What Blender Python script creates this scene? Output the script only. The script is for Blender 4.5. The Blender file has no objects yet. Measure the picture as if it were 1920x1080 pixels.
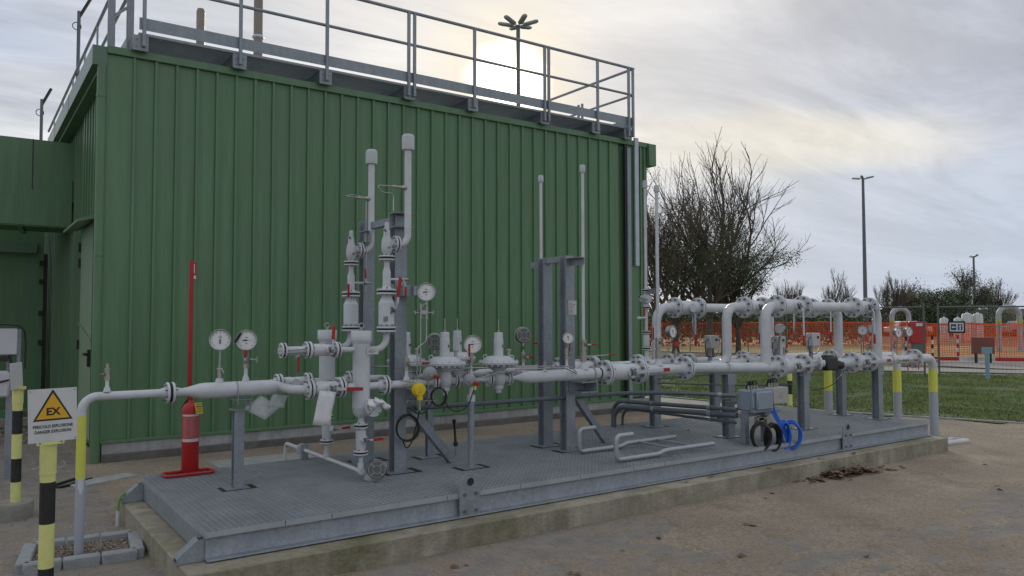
import bpy, math, random
from mathutils import Vector as V, Matrix, noise
R_ = math.radians
S = bpy.context.scene
COL = S.collection
random.seed(7)
# ---------------------------------------------------------------- camera
cd = bpy.data.cameras.new("camera"); cam = bpy.data.objects.new("camera", cd); COL.objects.link(cam); S.camera = cam
_yaw, _pit, _rol = 0.61709, 0.041023, -0.002309
_F = V((math.sin(_yaw)*math.cos(_pit), math.cos(_yaw)*math.cos(_pit), math.sin(_pit)))
_r = V((math.cos(_yaw), -math.sin(_yaw), 0)); _u = _r.cross(_F)
_r2 = math.cos(_rol)*_r + math.sin(_rol)*_u; _u2 = -math.sin(_rol)*_r + math.cos(_rol)*_u
M = Matrix((( _r2.x, _u2.x, -_F.x), (_r2.y, _u2.y, -_F.y), (_r2.z, _u2.z, -_F.z))).to_4x4()
M.translation = (-1.2601, -5.0256, 1.65); cam.matrix_world = M
cd.sensor_width = 36; cd.lens = 1454.84/1920*36; cd.clip_start = 0.05; cd.clip_end = 3000
# ---------------------------------------------------------------- world
SUN_EL, SUN_AZ = R_(17.4), R_(35.2)          # azimuth from +Y towards +X
sd = V((math.sin(SUN_AZ)*math.cos(SUN_EL), math.cos(SUN_AZ)*math.cos(SUN_EL), math.sin(SUN_EL)))
w = bpy.data.worlds.new("World"); S.world = w; w.use_nodes = True
nt = w.node_tree; nt.nodes.clear(); N = nt.nodes.new; L = nt.links.new
def nd(t, **k):
    n = N(t)
    for a, b in k.items(): setattr(n, a, b)
    return n
def mth(op, a, b=None, c=None, clamp=False):
    n = nd('ShaderNodeMath', operation=op); n.use_clamp = clamp
    for i, x in enumerate((a, b, c)):
        if x is None: continue
        if isinstance(x, (int, float)): n.inputs[i].default_value = x
        else: L(x, n.inputs[i])
    return n.outputs[0]
def mixc(f, a, b):
    n = nd('ShaderNodeMix', data_type='RGBA')
    for s, x in ((n.inputs[0], f), (n.inputs[6], a), (n.inputs[7], b)):
        if isinstance(x, (int, float)): s.default_value = x
        elif isinstance(x, tuple): s.default_value = (*x, 1)
        else: L(x, s)
    return n.outputs[2]
def mrange(x, a, b, c=0.0, d=1.0, smooth=True):
    n = nd('ShaderNodeMapRange'); n.interpolation_type = 'SMOOTHSTEP' if smooth else 'LINEAR'
    L(x, n.inputs[0])
    for i, q in enumerate((a, b, c, d)): n.inputs[i+1].default_value = q
    return n.outputs[0]
tc = nd('ShaderNodeTexCoord'); sep = nd('ShaderNodeSeparateXYZ'); L(tc.outputs['Generated'], sep.inputs[0])
zz = mth('ADD', mth('MAXIMUM', sep.outputs[2], 0.0), 0.13)
comb = nd('ShaderNodeCombineXYZ'); L(mth('DIVIDE', sep.outputs[0], zz), comb.inputs[0]); L(mth('DIVIDE', sep.outputs[1], zz), comb.inputs[1])
rotm = nd('ShaderNodeMapping'); rotm.inputs['Rotation'].default_value = (0, 0, R_(38)); rotm.inputs['Scale'].default_value = (0.34, 1.0, 1); L(comb.outputs[0], rotm.inputs[0])
def nz(scale, det, rough, off, dist=0.0):
    m = nd('ShaderNodeMapping'); m.inputs['Location'].default_value = off; L(rotm.outputs[0], m.inputs[0])
    n = nd('ShaderNodeTexNoise'); n.inputs['Scale'].default_value = scale; n.inputs['Detail'].default_value = det
    n.inputs['Roughness'].default_value = rough; n.inputs['Distortion'].default_value = dist; L(m.outputs[0], n.inputs[0]); return n.outputs[0]
n1 = nz(0.95, 5, 0.5, (3.1, 1.7, 0), 0.4); n2 = nz(2.6, 7, 0.58, (7.3, 4.2, 2), 0.5); n3 = nz(0.6, 3, 0.5, (1.2, 9.1, 5))
dens = mth('ADD', mth('MULTIPLY', n1, 0.62), mth('MULTIPLY', n2, 0.38))
cl = mixc(mrange(dens, 0.42, 0.60), (0.36, 0.362, 0.37), (0.20, 0.21, 0.24))
gaps = mrange(n3, 0.50, 0.66)
cl = mixc(mth('MULTIPLY', gaps, 0.35), cl, (0.25, 0.29, 0.36))
sky = nd('ShaderNodeTexSky', sky_type='NISHITA'); sky.sun_disc = False; sky.sun_elevation = SUN_EL; sky.sun_rotation = SUN_AZ
sks = nd('ShaderNodeVectorMath', operation='SCALE'); sks.inputs[3].default_value = 0.075; L(sky.outputs[0], sks.inputs[0])
cl = mixc(0.12, cl, sks.outputs[0])
hz = mrange(sep.outputs[2], 0.0, 0.22, 1.0, 0.0)
cl = mixc(mth('MULTIPLY', hz, 0.65), cl, (0.25, 0.28, 0.325))
az = mth('MULTIPLY', mth('ARCTAN2', sep.outputs[0], sep.outputs[1]), 57.2958); el = mth('MULTIPLY', mth('ARCSINE', sep.outputs[2]), 57.2958)
def patch(a0, e0, sa_, se, col, amt):
    global cl
    wob = mth('MULTIPLY', mth('SUBTRACT', n1, 0.5), 7.0)
    u_ = mth('DIVIDE', mth('SUBTRACT', az, a0), sa_); v_ = mth('DIVIDE', mth('SUBTRACT', mth('ADD', el, wob), e0), se)
    d2 = mth('ADD', mth('MULTIPLY', u_, u_), mth('MULTIPLY', v_, v_))
    cl = mixc(mth('MULTIPLY', mrange(d2, 0.0, 5.0, 1.0, 0.0), amt), cl, col)
patch(64, 5.6, 19, 3.6, (0.225, 0.252, 0.30), 0.85)
patch(57, 16.5, 15, 2.6, (0.225, 0.235, 0.27), 0.75)
patch(71, 12.5, 9, 2.2, (0.225, 0.24, 0.285), 0.7)
patch(54, 11.2, 7, 1.5, (0.39, 0.37, 0.32), 0.8)
patch(47, 24, 10, 2.5, (0.30, 0.30, 0.315), 0.5)
n4 = nz(2.2, 8, 0.62, (4.4, 2.6, 7), 0.8); n5 = nz(6.0, 6, 0.6, (1.4, 5.6, 3), 0.5)
stv = nd('ShaderNodeVectorMath', operation='SCALE'); L(cl, stv.inputs[0]); L(mth('ADD', 1.03, mth('MULTIPLY', mth('ADD', mrange(n4, 0.34, 0.66, -0.19, 0.09), mrange(n5, 0.35, 0.65, -0.04, 0.04)), mrange(sep.outputs[2], 0.04, 0.24, 0.30, 1.0))), stv.inputs[3]); cl = stv.outputs[0]
dv = nd('ShaderNodeVectorMath', operation='DOT_PRODUCT'); L(tc.outputs['Generated'], dv.inputs[0]); dv.inputs[1].default_value = sd
ang = mth('ARCCOSINE', mth('MINIMUM', dv.outputs['Value'], 0.99999))
angn = mth('ADD', ang, mth('MULTIPLY', mth('SUBTRACT', n2, 0.5), 0.055))
wide = mrange(ang, 0.02, 0.62, 1.0, 0.0); mid = mrange(angn, 0.02, 0.14, 1.0, 0.0); core = mrange(angn, 0.0, 0.058, 1.0, 0.0)
cl = mixc(mth('MULTIPLY', wide, 0.45), cl, (0.365, 0.345, 0.31))
cl = mixc(mth('MULTIPLY', mid, 0.80), cl, (0.47, 0.42, 0.335))
cl = mixc(core, cl, (2.6, 2.3, 1.75))
bg = nd('ShaderNodeBackground'); bg.inputs[1].default_value = 1.0; L(cl, bg.inputs[0])
wo = nd('ShaderNodeOutputWorld'); L(bg.outputs[0], wo.inputs[0])
sl = bpy.data.lights.new("sun", 'SUN'); sl.energy = 0.9; sl.angle = R_(12); sl.color = (1, 0.93, 0.82)
so = bpy.data.objects.new("sun", sl); COL.objects.link(so); sl.energy = 0.8; so.rotation_mode = 'QUATERNION'; so.rotation_quaternion = sd.to_track_quat('Z', 'Y'); so.location = (0, 0, 30)
S.view_settings.view_transform = 'Standard'; S.view_settings.look = 'None'; S.view_settings.gamma = 1; S.view_settings.exposure = 1.2
try: S.view_settings.use_curve_mapping = False
except Exception: pass
# ---------------------------------------------------------------- materials
def mat(name, col, rough=0.5, metal=0.0, var=0.08, scale=6.0, bump=0.0, bscale=40.0, dirt=None, dirtamt=0.3, dscale=2.0, spangle=0.0, coord='Object', spec=0.5, rvar=0.0, streak=0.0):
    m = bpy.data.materials.new(name); m.use_nodes = True; t = m.node_tree; b = t.nodes['Principled BSDF']
    def n(ty): return t.nodes.new(ty)
    geo = n('ShaderNodeNewGeometry'); src = geo.outputs['Position']
    nn = n('ShaderNodeTexNoise'); nn.inputs['Scale'].default_value = scale; nn.inputs['Detail'].default_value = 6; nn.inputs['Roughness'].default_value = 0.6
    t.links.new(src, nn.inputs[0])
    mp = n('ShaderNodeMapRange'); mp.inputs[1].default_value = 0.3; mp.inputs[2].default_value = 0.7; mp.inputs[3].default_value = 1-var; mp.inputs[4].default_value = 1+var
    t.links.new(nn.outputs[0], mp.inputs[0])
    mul = n('ShaderNodeVectorMath'); mul.operation = 'SCALE'; mul.inputs[0].default_value = col; t.links.new(mp.outputs[0], mul.inputs[3])
    out = mul.outputs[0]
    if spangle:
        vo = n('ShaderNodeTexVoronoi'); vo.inputs['Scale'].default_value = 55; t.links.new(src, vo.inputs[0])
        mr = n('ShaderNodeMapRange'); mr.inputs[3].default_value = 1-spangle; mr.inputs[4].default_value = 1+spangle; t.links.new(vo.outputs['Color'], mr.inputs[0])
        m2 = n('ShaderNodeVectorMath'); m2.operation = 'SCALE'; t.links.new(out, m2.inputs[0]); t.links.new(mr.outputs[0], m2.inputs[3]); out = m2.outputs[0]
    if streak:
        mpp = n('ShaderNodeMapping'); mpp.inputs['Scale'].default_value = (7, 7, 0.45); t.links.new(src, mpp.inputs[0]); sn_ = n('ShaderNodeTexNoise'); sn_.inputs['Scale'].default_value = 1.6; sn_.inputs['Detail'].default_value = 7; sn_.inputs['Roughness'].default_value = 0.7; t.links.new(mpp.outputs[0], sn_.inputs[0])
        mr3 = n('ShaderNodeMapRange'); mr3.inputs[1].default_value = 0.3; mr3.inputs[2].default_value = 0.7; mr3.inputs[3].default_value = 1-streak; mr3.inputs[4].default_value = 1+streak; t.links.new(sn_.outputs[0], mr3.inputs[0])
        m3 = n('ShaderNodeVectorMath'); m3.operation = 'SCALE'; t.links.new(out, m3.inputs[0]); t.links.new(mr3.outputs[0], m3.inputs[3]); out = m3.outputs[0]
    if dirt:
        dn = n('ShaderNodeTexNoise'); dn.inputs['Scale'].default_value = dscale; dn.inputs['Detail'].default_value = 8; dn.inputs['Roughness'].default_value = 0.68; t.links.new(src, dn.inputs[0])
        dm = n('ShaderNodeMapRange'); dm.inputs[1].default_value = 0.45; dm.inputs[2].default_value = 0.7; dm.inputs[3].default_value = 0; dm.inputs[4].default_value = dirtamt; t.links.new(dn.outputs[0], dm.inputs[0])
        mx = n('ShaderNodeMix'); mx.data_type = 'RGBA'; t.links.new(dm.outputs[0], mx.inputs[0]); t.links.new(out, mx.inputs[6]); mx.inputs[7].default_value = (*dirt, 1); out = mx.outputs[2]
    t.links.new(out, b.inputs['Base Color'])
    b.inputs['Roughness'].default_value = rough; b.inputs['Metallic'].default_value = metal; b.inputs['Specular IOR Level'].default_value = spec
    if rvar:
        rm = n('ShaderNodeMapRange'); rm.inputs[1].default_value = 0.3; rm.inputs[2].default_value = 0.7; rm.inputs[3].default_value = rough-rvar; rm.inputs[4].default_value = rough+rvar
        t.links.new(nn.outputs[0], rm.inputs[0]); t.links.new(rm.outputs[0], b.inputs['Roughness'])
    if bump:
        bn = n('ShaderNodeTexNoise'); bn.inputs['Scale'].default_value = bscale; bn.inputs['Detail'].default_value = 5; t.links.new(src, bn.inputs[0])
        bb = n('ShaderNodeBump'); bb.inputs['Strength'].default_value = bump; bb.inputs['Distance'].default_value = 0.02; t.links.new(bn.outputs[0], bb.inputs['Height']); t.links.new(bb.outputs[0], b.inputs['Normal'])
    return m
GREEN = mat('green_painted_sheet', (0.098, 0.196, 0.096), 0.42, var=0.07, scale=0.8, dirt=(0.115, 0.18, 0.09), dirtamt=0.35, dscale=1.3, rvar=0.06, streak=0.16)
GREEND = mat('green_painted_door', (0.20, 0.29, 0.19), 0.40, var=0.05, scale=1.5)
GREENL = mat('green_fascia_paint', (0.10, 0.17, 0.12), 0.35, var=0.05, scale=1.5)
PIPE = mat('light_grey_pipe_paint', (0.56, 0.58, 0.61), 0.33, var=0.035, scale=9, dirt=(0.36, 0.355, 0.33), dirtamt=0.35, dscale=7, rvar=0.06)
PIPED = mat('grey_riser_paint', (0.36, 0.39, 0.44), 0.5, var=0.05, scale=6)
CASTP = mat('grey_cast_paint', (0.50, 0.525, 0.55), 0.5, var=0.06, scale=20, bump=0.15, bscale=90, dirt=(0.3, 0.3, 0.29), dirtamt=0.25, dscale=9)
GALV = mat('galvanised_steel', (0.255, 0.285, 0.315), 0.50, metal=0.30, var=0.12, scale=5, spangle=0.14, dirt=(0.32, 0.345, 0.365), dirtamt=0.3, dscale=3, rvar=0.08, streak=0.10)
GALVD = mat('dark_galvanised_steel', (0.125, 0.145, 0.165), 0.55, metal=0.30, var=0.12, scale=5, spangle=0.12)
GRATE = mat('grating_steel', (0.35, 0.38, 0.40), 0.5, metal=0.2, var=0.14, scale=3)
BOLT = mat('zinc_bolt_steel', (0.22, 0.225, 0.225), 0.35, metal=0.8, var=0.2, scale=60)
CHROME = mat('stainless_steel', (0.36, 0.365, 0.36), 0.3, metal=0.9, var=0.08, scale=20)
BRASSY = mat('nickel_fitting', (0.40, 0.38, 0.34), 0.4, metal=0.8, var=0.12, scale=40)
CHROMD = mat('dull_gauge_back', (0.13, 0.13, 0.13), 0.4, metal=0.7)
PILOT = mat('grey_pilot_paint', (0.30, 0.315, 0.33), 0.5, var=0.08, scale=20)
GASK = mat('gasket_black', (0.02, 0.02, 0.022), 0.8)
BLACK = mat('black_rubber', (0.012, 0.012, 0.013), 0.45)
BLACKP = mat('black_paint', (0.012, 0.012, 0.012), 0.5, dirt=(0.06, 0.055, 0.05), dirtamt=0.3, dscale=12)
RED = mat('red_paint', (0.40, 0.012, 0.014), 0.38, var=0.08, scale=9, dirt=(0.2, 0.02, 0.02), dirtamt=0.3, dscale=12)
REDG = mat('red_lever_grip', (0.36, 0.008, 0.012), 0.42)
YEL = mat('yellow_pipe_band', (0.62, 0.64, 0.10), 0.5, var=0.05)
PALEY = mat('pale_yellow_post_paint', (0.66, 0.66, 0.24), 0.5, var=0.05, dirt=(0.4, 0.38, 0.2), dirtamt=0.35, dscale=9)
YELP = mat('yellow_plastic', (0.72, 0.52, 0.012), 0.4)
DIAL = mat('white_dial_face', (0.72, 0.72, 0.72), 0.5, var=0.01)
WHITE = mat('white_plate', (0.56, 0.56, 0.56), 0.5, var=0.03, dirt=(0.4, 0.4, 0.38), dirtamt=0.25, dscale=8)
CLOTH = mat('white_cloth', (0.66, 0.66, 0.67), 0.9, var=0.05, bump=0.3, bscale=60)
PLASTIC = mat('clear_film_sleeve', (0.62, 0.64, 0.67), 0.22, var=0.08, scale=20); PLASTIC.node_tree.nodes['Principled BSDF'].inputs['Alpha'].default_value = 0.42
SIGNY = mat('sign_amber', (0.66, 0.36, 0.012), 0.5, var=0.02)
INK = mat('sign_black_ink', (0.01, 0.01, 0.011), 0.5)
BLUE = mat('blue_cable', (0.012, 0.13, 0.62), 0.35)
BOXG = mat('grey_blue_enclosure', (0.24, 0.29, 0.345), 0.45, var=0.04)
BOXL = mat('light_metal_enclosure', (0.42, 0.41, 0.40), 0.4, metal=0.3, var=0.04)
CABG = mat('light_grey_cabinet', (0.50, 0.50, 0.52), 0.5, var=0.03)
CONC = mat('concrete', (0.27, 0.26, 0.235), 0.88, var=0.16, scale=3.5, bump=0.5, bscale=45, dirt=(0.14, 0.13, 0.10), dirtamt=0.6, dscale=3)
PADC = mat('mossy_concrete', (0.31, 0.285, 0.22), 0.9, var=0.22, scale=3, bump=0.6, bscale=40, dirt=(0.13, 0.122, 0.06), dirtamt=0.95, dscale=1.6, streak=0.18)
PLINTH = mat('plinth_concrete', (0.36, 0.365, 0.36), 0.88, var=0.16, scale=2.5, bump=0.5, bscale=30, dirt=(0.16, 0.16, 0.155), dirtamt=0.6, dscale=3, streak=0.2)
PAVER = mat('paver_concrete', (0.215, 0.20, 0.18), 0.9, var=0.2, scale=5, bump=0.4, bscale=70, dirt=(0.26, 0.215, 0.165), dirtamt=0.9, dscale=3)
KERBM = mat('kerb_stone', (0.31, 0.33, 0.35), 0.9, var=0.15, scale=6, bump=0.4, bscale=60, dirt=(0.2, 0.19, 0.17), dirtamt=0.5, dscale=7)
SAND = mat('sandy_grit', (0.375, 0.312, 0.235), 0.95, var=0.28, scale=2.2, spangle=0.30, bump=1.0, bscale=140, dirt=(0.225, 0.19, 0.145), dirtamt=0.75, dscale=1.1)
LAWNG = mat('lawn_soil', (0.085, 0.115, 0.035), 0.95, var=0.3, scale=1.2, bump=0.6, bscale=20, dirt=(0.10, 0.075, 0.045), dirtamt=0.9, dscale=0.9)
EARTH = mat('earth', (0.145, 0.115, 0.075), 0.95, var=0.25, scale=1.2, bump=0.6, bscale=20, dirt=(0.06, 0.07, 0.025), dirtamt=0.8, dscale=0.6)
GRAVEL = mat('gravel_stone', (0.24, 0.20, 0.16), 0.9, var=0.4, scale=40)
FIELD = mat('field_ground', (0.075, 0.095, 0.032), 0.95, var=0.3, scale=0.5, dirt=(0.20, 0.155, 0.075), dirtamt=0.85, dscale=0.09)
ROADM = mat('pale_track', (0.27, 0.26, 0.24), 0.9, var=0.15, scale=1.0, dirt=(0.2, 0.18, 0.14), dirtamt=0.4, dscale=1)
GRASS = mat('grass_blade', (0.20, 0.265, 0.085), 0.7, var=0.45, scale=1.6, dirt=(0.16, 0.15, 0.05), dirtamt=0.6, dscale=3)
BARK = mat('bark', (0.11, 0.09, 0.07), 0.9, var=0.3, scale=12, bump=0.6, bscale=30)
LEAF = mat('dark_evergreen_leaf', (0.065, 0.088, 0.038), 0.6, var=0.5, scale=1.3)
LEAFF = mat('hazed_far_foliage', (0.135, 0.15, 0.095), 0.7, var=0.5, scale=0.4)  # far leaves lightened: distance haze is put into the colour
LEAFG = mat('hazed_olive_foliage', (0.13, 0.125, 0.07), 0.7, var=0.4, scale=0.4)  # olive lightened the same way to imitate haze
LEAFB = mat('olive_brown_leaf', (0.095, 0.082, 0.040), 0.7, var=0.5, scale=0.6)
DEAD = mat('dead_leaf', (0.165, 0.105, 0.068), 0.75, var=0.5, scale=14)
NET = mat('orange_barrier_net', (0.74, 0.10, 0.02), 0.6, var=0.15, scale=1.5)
FPOST = mat('fence_green_grey', (0.12, 0.14, 0.125), 0.5, metal=0.3)
LAMPM = mat('lamp_head_grey', (0.30, 0.34, 0.34), 0.5)
BROWNP = mat('oxide_red_panel', (0.18, 0.055, 0.04), 0.7)
SKYB = mat('light_blue_post', (0.20, 0.36, 0.44), 0.55)
HIVIS = mat('hivis_fabric', (0.32, 0.72, 0.03), 0.7)
FLUE = mat('brown_flue_metal', (0.24, 0.20, 0.165), 0.45, metal=0.4)
NAVY = mat('sign_navy', (0.010, 0.03, 0.075), 0.5)
# ---------------------------------------------------------------- mesh helpers
WL = {}
def frame(ax):
    ax = V(ax).normalized(); h = V((0, 0, 1)) if abs(ax.z) < 0.9 else V((1, 0, 0))
    a = h.cross(ax).normalized(); return a, ax.cross(a), ax
class MB:
    def __init__(s): s.v = []; s.f = []
    def add(s, vs, fs):
        o = len(s.v); s.v += [V(p) for p in vs]; s.f += [tuple(i+o for i in f) for f in fs]; return s
    def box(s, x0, y0, z0, x1, y1, z1):
        return s.add([(x0,y0,z0),(x1,y0,z0),(x1,y1,z0),(x0,y1,z0),(x0,y0,z1),(x1,y0,z1),(x1,y1,z1),(x0,y1,z1)],
                     [(0,3,2,1),(4,5,6,7),(0,1,5,4),(1,2,6,5),(2,3,7,6),(3,0,4,7)])
    def obox(s, c, u, v, w_):
        c = V(c); u = V(u); v = V(v); w_ = V(w_); o = len(s.v)
        for k in (-1, 1):
            for a, b in ((-1,-1),(1,-1),(1,1),(-1,1)): s.v.append(c+u*a*.5+v*b*.5+w_*k*.5)
        s.f += [tuple(o+i for i in f) for f in [(0,3,2,1),(4,5,6,7),(0,1,5,4),(1,2,6,5),(2,3,7,6),(3,0,4,7)]]; return s
    def bar(s, a, b, w1, w2, up=(0,0,1)):
        a = V(a); b = V(b); d = b-a; x = V(up).cross(d)
        if x.length < 1e-6: x = V((1,0,0)).cross(d)
        x.normalize(); y = d.normalized().cross(x)
        return s.obox((a+b)/2, x*w1, y*w2, d)
    def tube(s, pts, r, seg=10, caps=True):
        pts = [V(p) for p in pts]; n = len(pts); rs = r if isinstance(r, (list, tuple)) else [r]*n
        o = len(s.v); t0 = (pts[1]-pts[0]).normalized(); a, b, _ = frame(t0)
        for i, p in enumerate(pts):
            t = (pts[min(i+1, n-1)]-pts[max(i-1, 0)]).normalized()
            a = (a-t*a.dot(t)); a = a.normalized() if a.length > 1e-6 else frame(t)[0]; b = t.cross(a)
            for k in range(seg):
                q = 2*math.pi*k/seg; s.v.append(p+(a*math.cos(q)+b*math.sin(q))*rs[i])
        for i in range(n-1):
            for k in range(seg):
                k2 = (k+1) % seg; s.f.append((o+i*seg+k, o+i*seg+k2, o+(i+1)*seg+k2, o+(i+1)*seg+k))
        if caps:
            s.f.append(tuple(o+k for k in range(seg))[::-1]); s.f.append(tuple(o+(n-1)*seg+k for k in range(seg)))
        return s
    def cyl(s, a, b, r, seg=16): return s.tube([a, b], r, seg)
    def lathe(s, o_, ax, prof, seg=24):
        o_ = V(o_); a, b, c = frame(ax); o = len(s.v); rings = []
        for t, r in prof:
            if r < 1e-6: rings.append([len(s.v)]); s.v.append(o_+c*t)
            else:
                rings.append(list(range(len(s.v), len(s.v)+seg)))
                for k in range(seg):
                    q = 2*math.pi*k/seg; s.v.append(o_+c*t+(a*math.cos(q)+b*math.sin(q))*r)
        for A, B in zip(rings, rings[1:]):
            for k in range(seg):
                k2 = (k+1) % seg
                if len(A) == 1 and len(B) == 1: break
                if len(A) == 1: s.f.append((A[0], B[k2], B[k]))
                elif len(B) == 1: s.f.append((A[k], A[k2], B[0]))
                else: s.f.append((A[k], A[k2], B[k2], B[k]))
        return s
    def disc(s, o_, ax, t0, t1, r, seg=28, bev=0.003):
        return s.lathe(o_, ax, [(t0, 0), (t0, r-bev), (t0+bev*(1 if t1 > t0 else -1), r), (t1-bev*(1 if t1 > t0 else -1), r), (t1, r-bev), (t1, 0)], seg)
    def torus(s, c, ax, Rr, r, seg=24, rs=8, a0=0, a1=360):
        a, b, _ = frame(ax); c = V(c); full = a1-a0 >= 360; n = seg if full else seg+1
        pts = [c+(a*math.cos(R_(a0+(a1-a0)*k/seg))+b*math.sin(R_(a0+(a1-a0)*k/seg)))*Rr for k in range(n)]
        if not full: return s.tube(pts, r, rs)
        o = len(s.v); ax = V(ax).normalized()
        for p in pts:
            d = (p-c).normalized()
            for j in range(rs): q = 2*math.pi*j/rs; s.v.append(p+(d*math.cos(q)+ax*math.sin(q))*r)
        for i in range(n):
            for j in range(rs):
                i2 = (i+1) % n; j2 = (j+1) % rs; s.f.append((o+i*rs+j, o+i2*rs+j, o+i2*rs+j2, o+i*rs+j2))
        return s
    def prism(s, poly, o_, u, v, w_):
        o_ = V(o_); u = V(u); v = V(v); w_ = V(w_); n = len(poly); o = len(s.v)
        for k in (0, 1):
            for x, y in poly: s.v.append(o_+u*x+v*y+w_*k)
        s.f.append(tuple(range(o+n-1, o-1, -1))); s.f.append(tuple(range(o+n, o+2*n)))
        for i in range(n): j = (i+1) % n; s.f.append((o+i, o+j, o+n+j, o+n+i))
        return s
    def ball(s, c, r, seg=12, sz=1.0):
        return s.lathe(c, (0,0,1), [(-r*sz*math.cos(math.pi*i/8), r*math.sin(math.pi*i/8)) for i in range(9)], seg)
    def build(s, name, m, parent=None, loc=None, sharp=35, bevel=0.0, kind=None, label=None, flat=False):
        off = V(WL[parent.name]) if parent else V(loc) if loc is not None else V((0, 0, 0))
        me = bpy.data.meshes.new(name); me.from_pydata([tuple(p-off) for p in s.v], [], s.f); me.materials.append(m)
        if not flat:
            me.polygons.foreach_set('use_smooth', [True]*len(me.polygons)); me.update()
            try: me.set_sharp_from_angle(angle=R_(sharp))
            except Exception: pass
        o = bpy.data.objects.new(name, me); COL.objects.link(o); WL[o.name] = tuple(off)
        if parent: o.parent = parent
        else: o.location = off
        if bevel:
            bm = o.modifiers.new('bevel', 'BEVEL'); bm.width = bevel; bm.segments = 1; bm.limit_method = 'ANGLE'; bm.angle_limit = R_(50)
        if kind: o['kind'] = kind
        if label: o['label'] = label
        return o
def thing(name, label, cat, loc, group=None):
    o = bpy.data.objects.new(name, None); COL.objects.link(o); o.location = loc; o.empty_display_size = 0.1
    WL[o.name] = tuple(loc); o['label'] = label; o['category'] = cat
    if group: o['group'] = group
    return o
def tag(o, label, cat, group=None):
    o['label'] = label; o['category'] = cat
    if group: o['group'] = group
    return o
def struct(o): o['kind'] = 'structure'; return o
def arc(p0, pc, p1, n=7):
    """points of a rounded corner from p0 to p1 with the corner at pc (quadratic ~ circular)"""
    p0, pc, p1 = V(p0), V(pc), V(p1); out = []
    k = 0.5523
    c0 = p0+(pc-p0)*k; c1 = p1+(pc-p1)*k
    for i in range(n+1):
        t = i/n; out.append(p0*(1-t)**3+c0*3*t*(1-t)**2+c1*3*t*t*(1-t)+p1*t**3)
    return out
def elbow_path(pts, rad, n=7):
    pts = [V(p) for p in pts]; out = [pts[0]]
    for a, b, c in zip(pts, pts[1:], pts[2:]):
        r1 = min(rad, (b-a).length*0.49 if a is not pts[0] else (b-a).length*0.98); r2 = min(rad, (c-b).length*0.49 if c is not pts[-1] else (c-b).length*0.98); r = min(r1, r2)
        out += arc(b-(b-a).normalized()*r, b, b+(c-b).normalized()*r, n)
    out.append(pts[-1]); return out
# flange halves with their own bolts
def flange(par, c, ax, side, Rf, t=0.022, gap=0.005, nb=8, bore=0.057, hub=True, mt=None, hl=0.045):
    mt = mt or PIPE; ax = V(ax).normalized()*side; c = V(c); b = MB()
    prof = [(gap/2, 0), (gap/2, Rf*0.62), (gap/2+0.003, Rf*0.63), (gap/2+0.003, Rf-0.003), (gap/2+0.006, Rf), (gap/2+t-0.003, Rf), (gap/2+t, Rf-0.003)]
    if hub: prof += [(gap/2+t, bore*1.42), (gap/2+t+hl*0.35, bore*1.32), (gap/2+t+hl, bore*1.005)]
    else: prof += [(gap/2+t, 0)]
    b.lathe(c, ax, prof, 32); f = b.build('flange', mt, par)
    MB().lathe(c, ax, [(0.0002, 0), (0.0002, Rf*0.90), (gap/2+0.002, Rf*0.90)], 32).build('gasket', GASK, f)
    bb = MB(); a, d, _ = frame(ax)
    for k in range(nb):
        q = 2*math.pi*(k+0.5)/nb; p = c+(a*math.cos(q)+d*math.sin(q))*Rf*0.80; rb = Rf*0.095
        bb.cyl(p+ax*(gap/2+t), p+ax*(gap/2+t+rb*1.5), rb, 6); bb.cyl(p+ax*(gap/2+t+rb*1.5), p+ax*(gap/2+t+rb*2.5), rb*0.55, 8)
    bb.build('bolts', BOLT, f, kind='stuff')
    return f
def joint(pa, pb, c, ax, Rf, t=0.022, gap=0.006, nb=8, bore=0.057, hubs=(True, True), gl=None):
    flange(pa, c, ax, -1, Rf, t, gap, nb, bore, hubs[0]); flange(pb, c, ax, 1, Rf, t, gap, nb, bore, hubs[1])
    MB().disc(V(c)-V(ax).normalized()*(gap/2+0.0025), ax, 0, gap+0.005, Rf*0.72 if gl is None else gl, 24, 0.0005).build('gasket', GASK, pa)
    bb = MB(); a, d, _ = frame(ax); ax = V(ax).normalized(); c = V(c)
    for k in range(nb):
        q = 2*math.pi*(k+0.5)/nb; p = c+(a*math.cos(q)+d*math.sin(q))*Rf*0.80
        bb.cyl(p-ax*gap*0.7, p+ax*gap*0.7, Rf*0.05, 6)
    bb.build('studs', BOLT, pa, kind='stuff')
def lever(par, c, stem, d, length, grip, w_=0.022, th=0.006, rise=0.03, crank=None, gw=1.25):
    """stem boss at c along stem, bar along d, red grip at the end"""
    c = V(c); stem = V(stem).normalized(); d = V(d).normalized(); sdir = stem.cross(d)
    bo = MB(); bo.cyl(c, c+stem*rise*0.8, w_*0.9, 12); bo.cyl(c+stem*rise*0.8, c+stem*(rise+0.02), w_*0.5, 6)
    for k in range(4):
        q = R_(45+90*k); p = c+(d*math.cos(q)+sdir*math.sin(q))*w_*1.35; bo.cyl(p, p+stem*rise*0.6, w_*0.32, 6)
    bo.build('stem_bolts', BOLT, par)
    p0 = c+stem*rise; lv = MB()
    if crank:
        p1 = p0+d*crank+stem*0.03; lv.bar(p0, p1, w_, th, stem); p2 = p1+d*(length-crank); lv.bar(p1, p2, w_, th, stem)
    else: p1 = p0; p2 = p0+d*length; lv.bar(p0-d*w_*0.5, p2, w_, th, stem)
    lo = lv.build('lever', CASTP, par, bevel=0.001)
    dd = (p2-p1).normalized()
    MB().bar(p2-dd*grip, p2+dd*0.004, w_*gw, th*2.4, stem).build('grip', REDG, lo, bevel=0.003)
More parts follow.
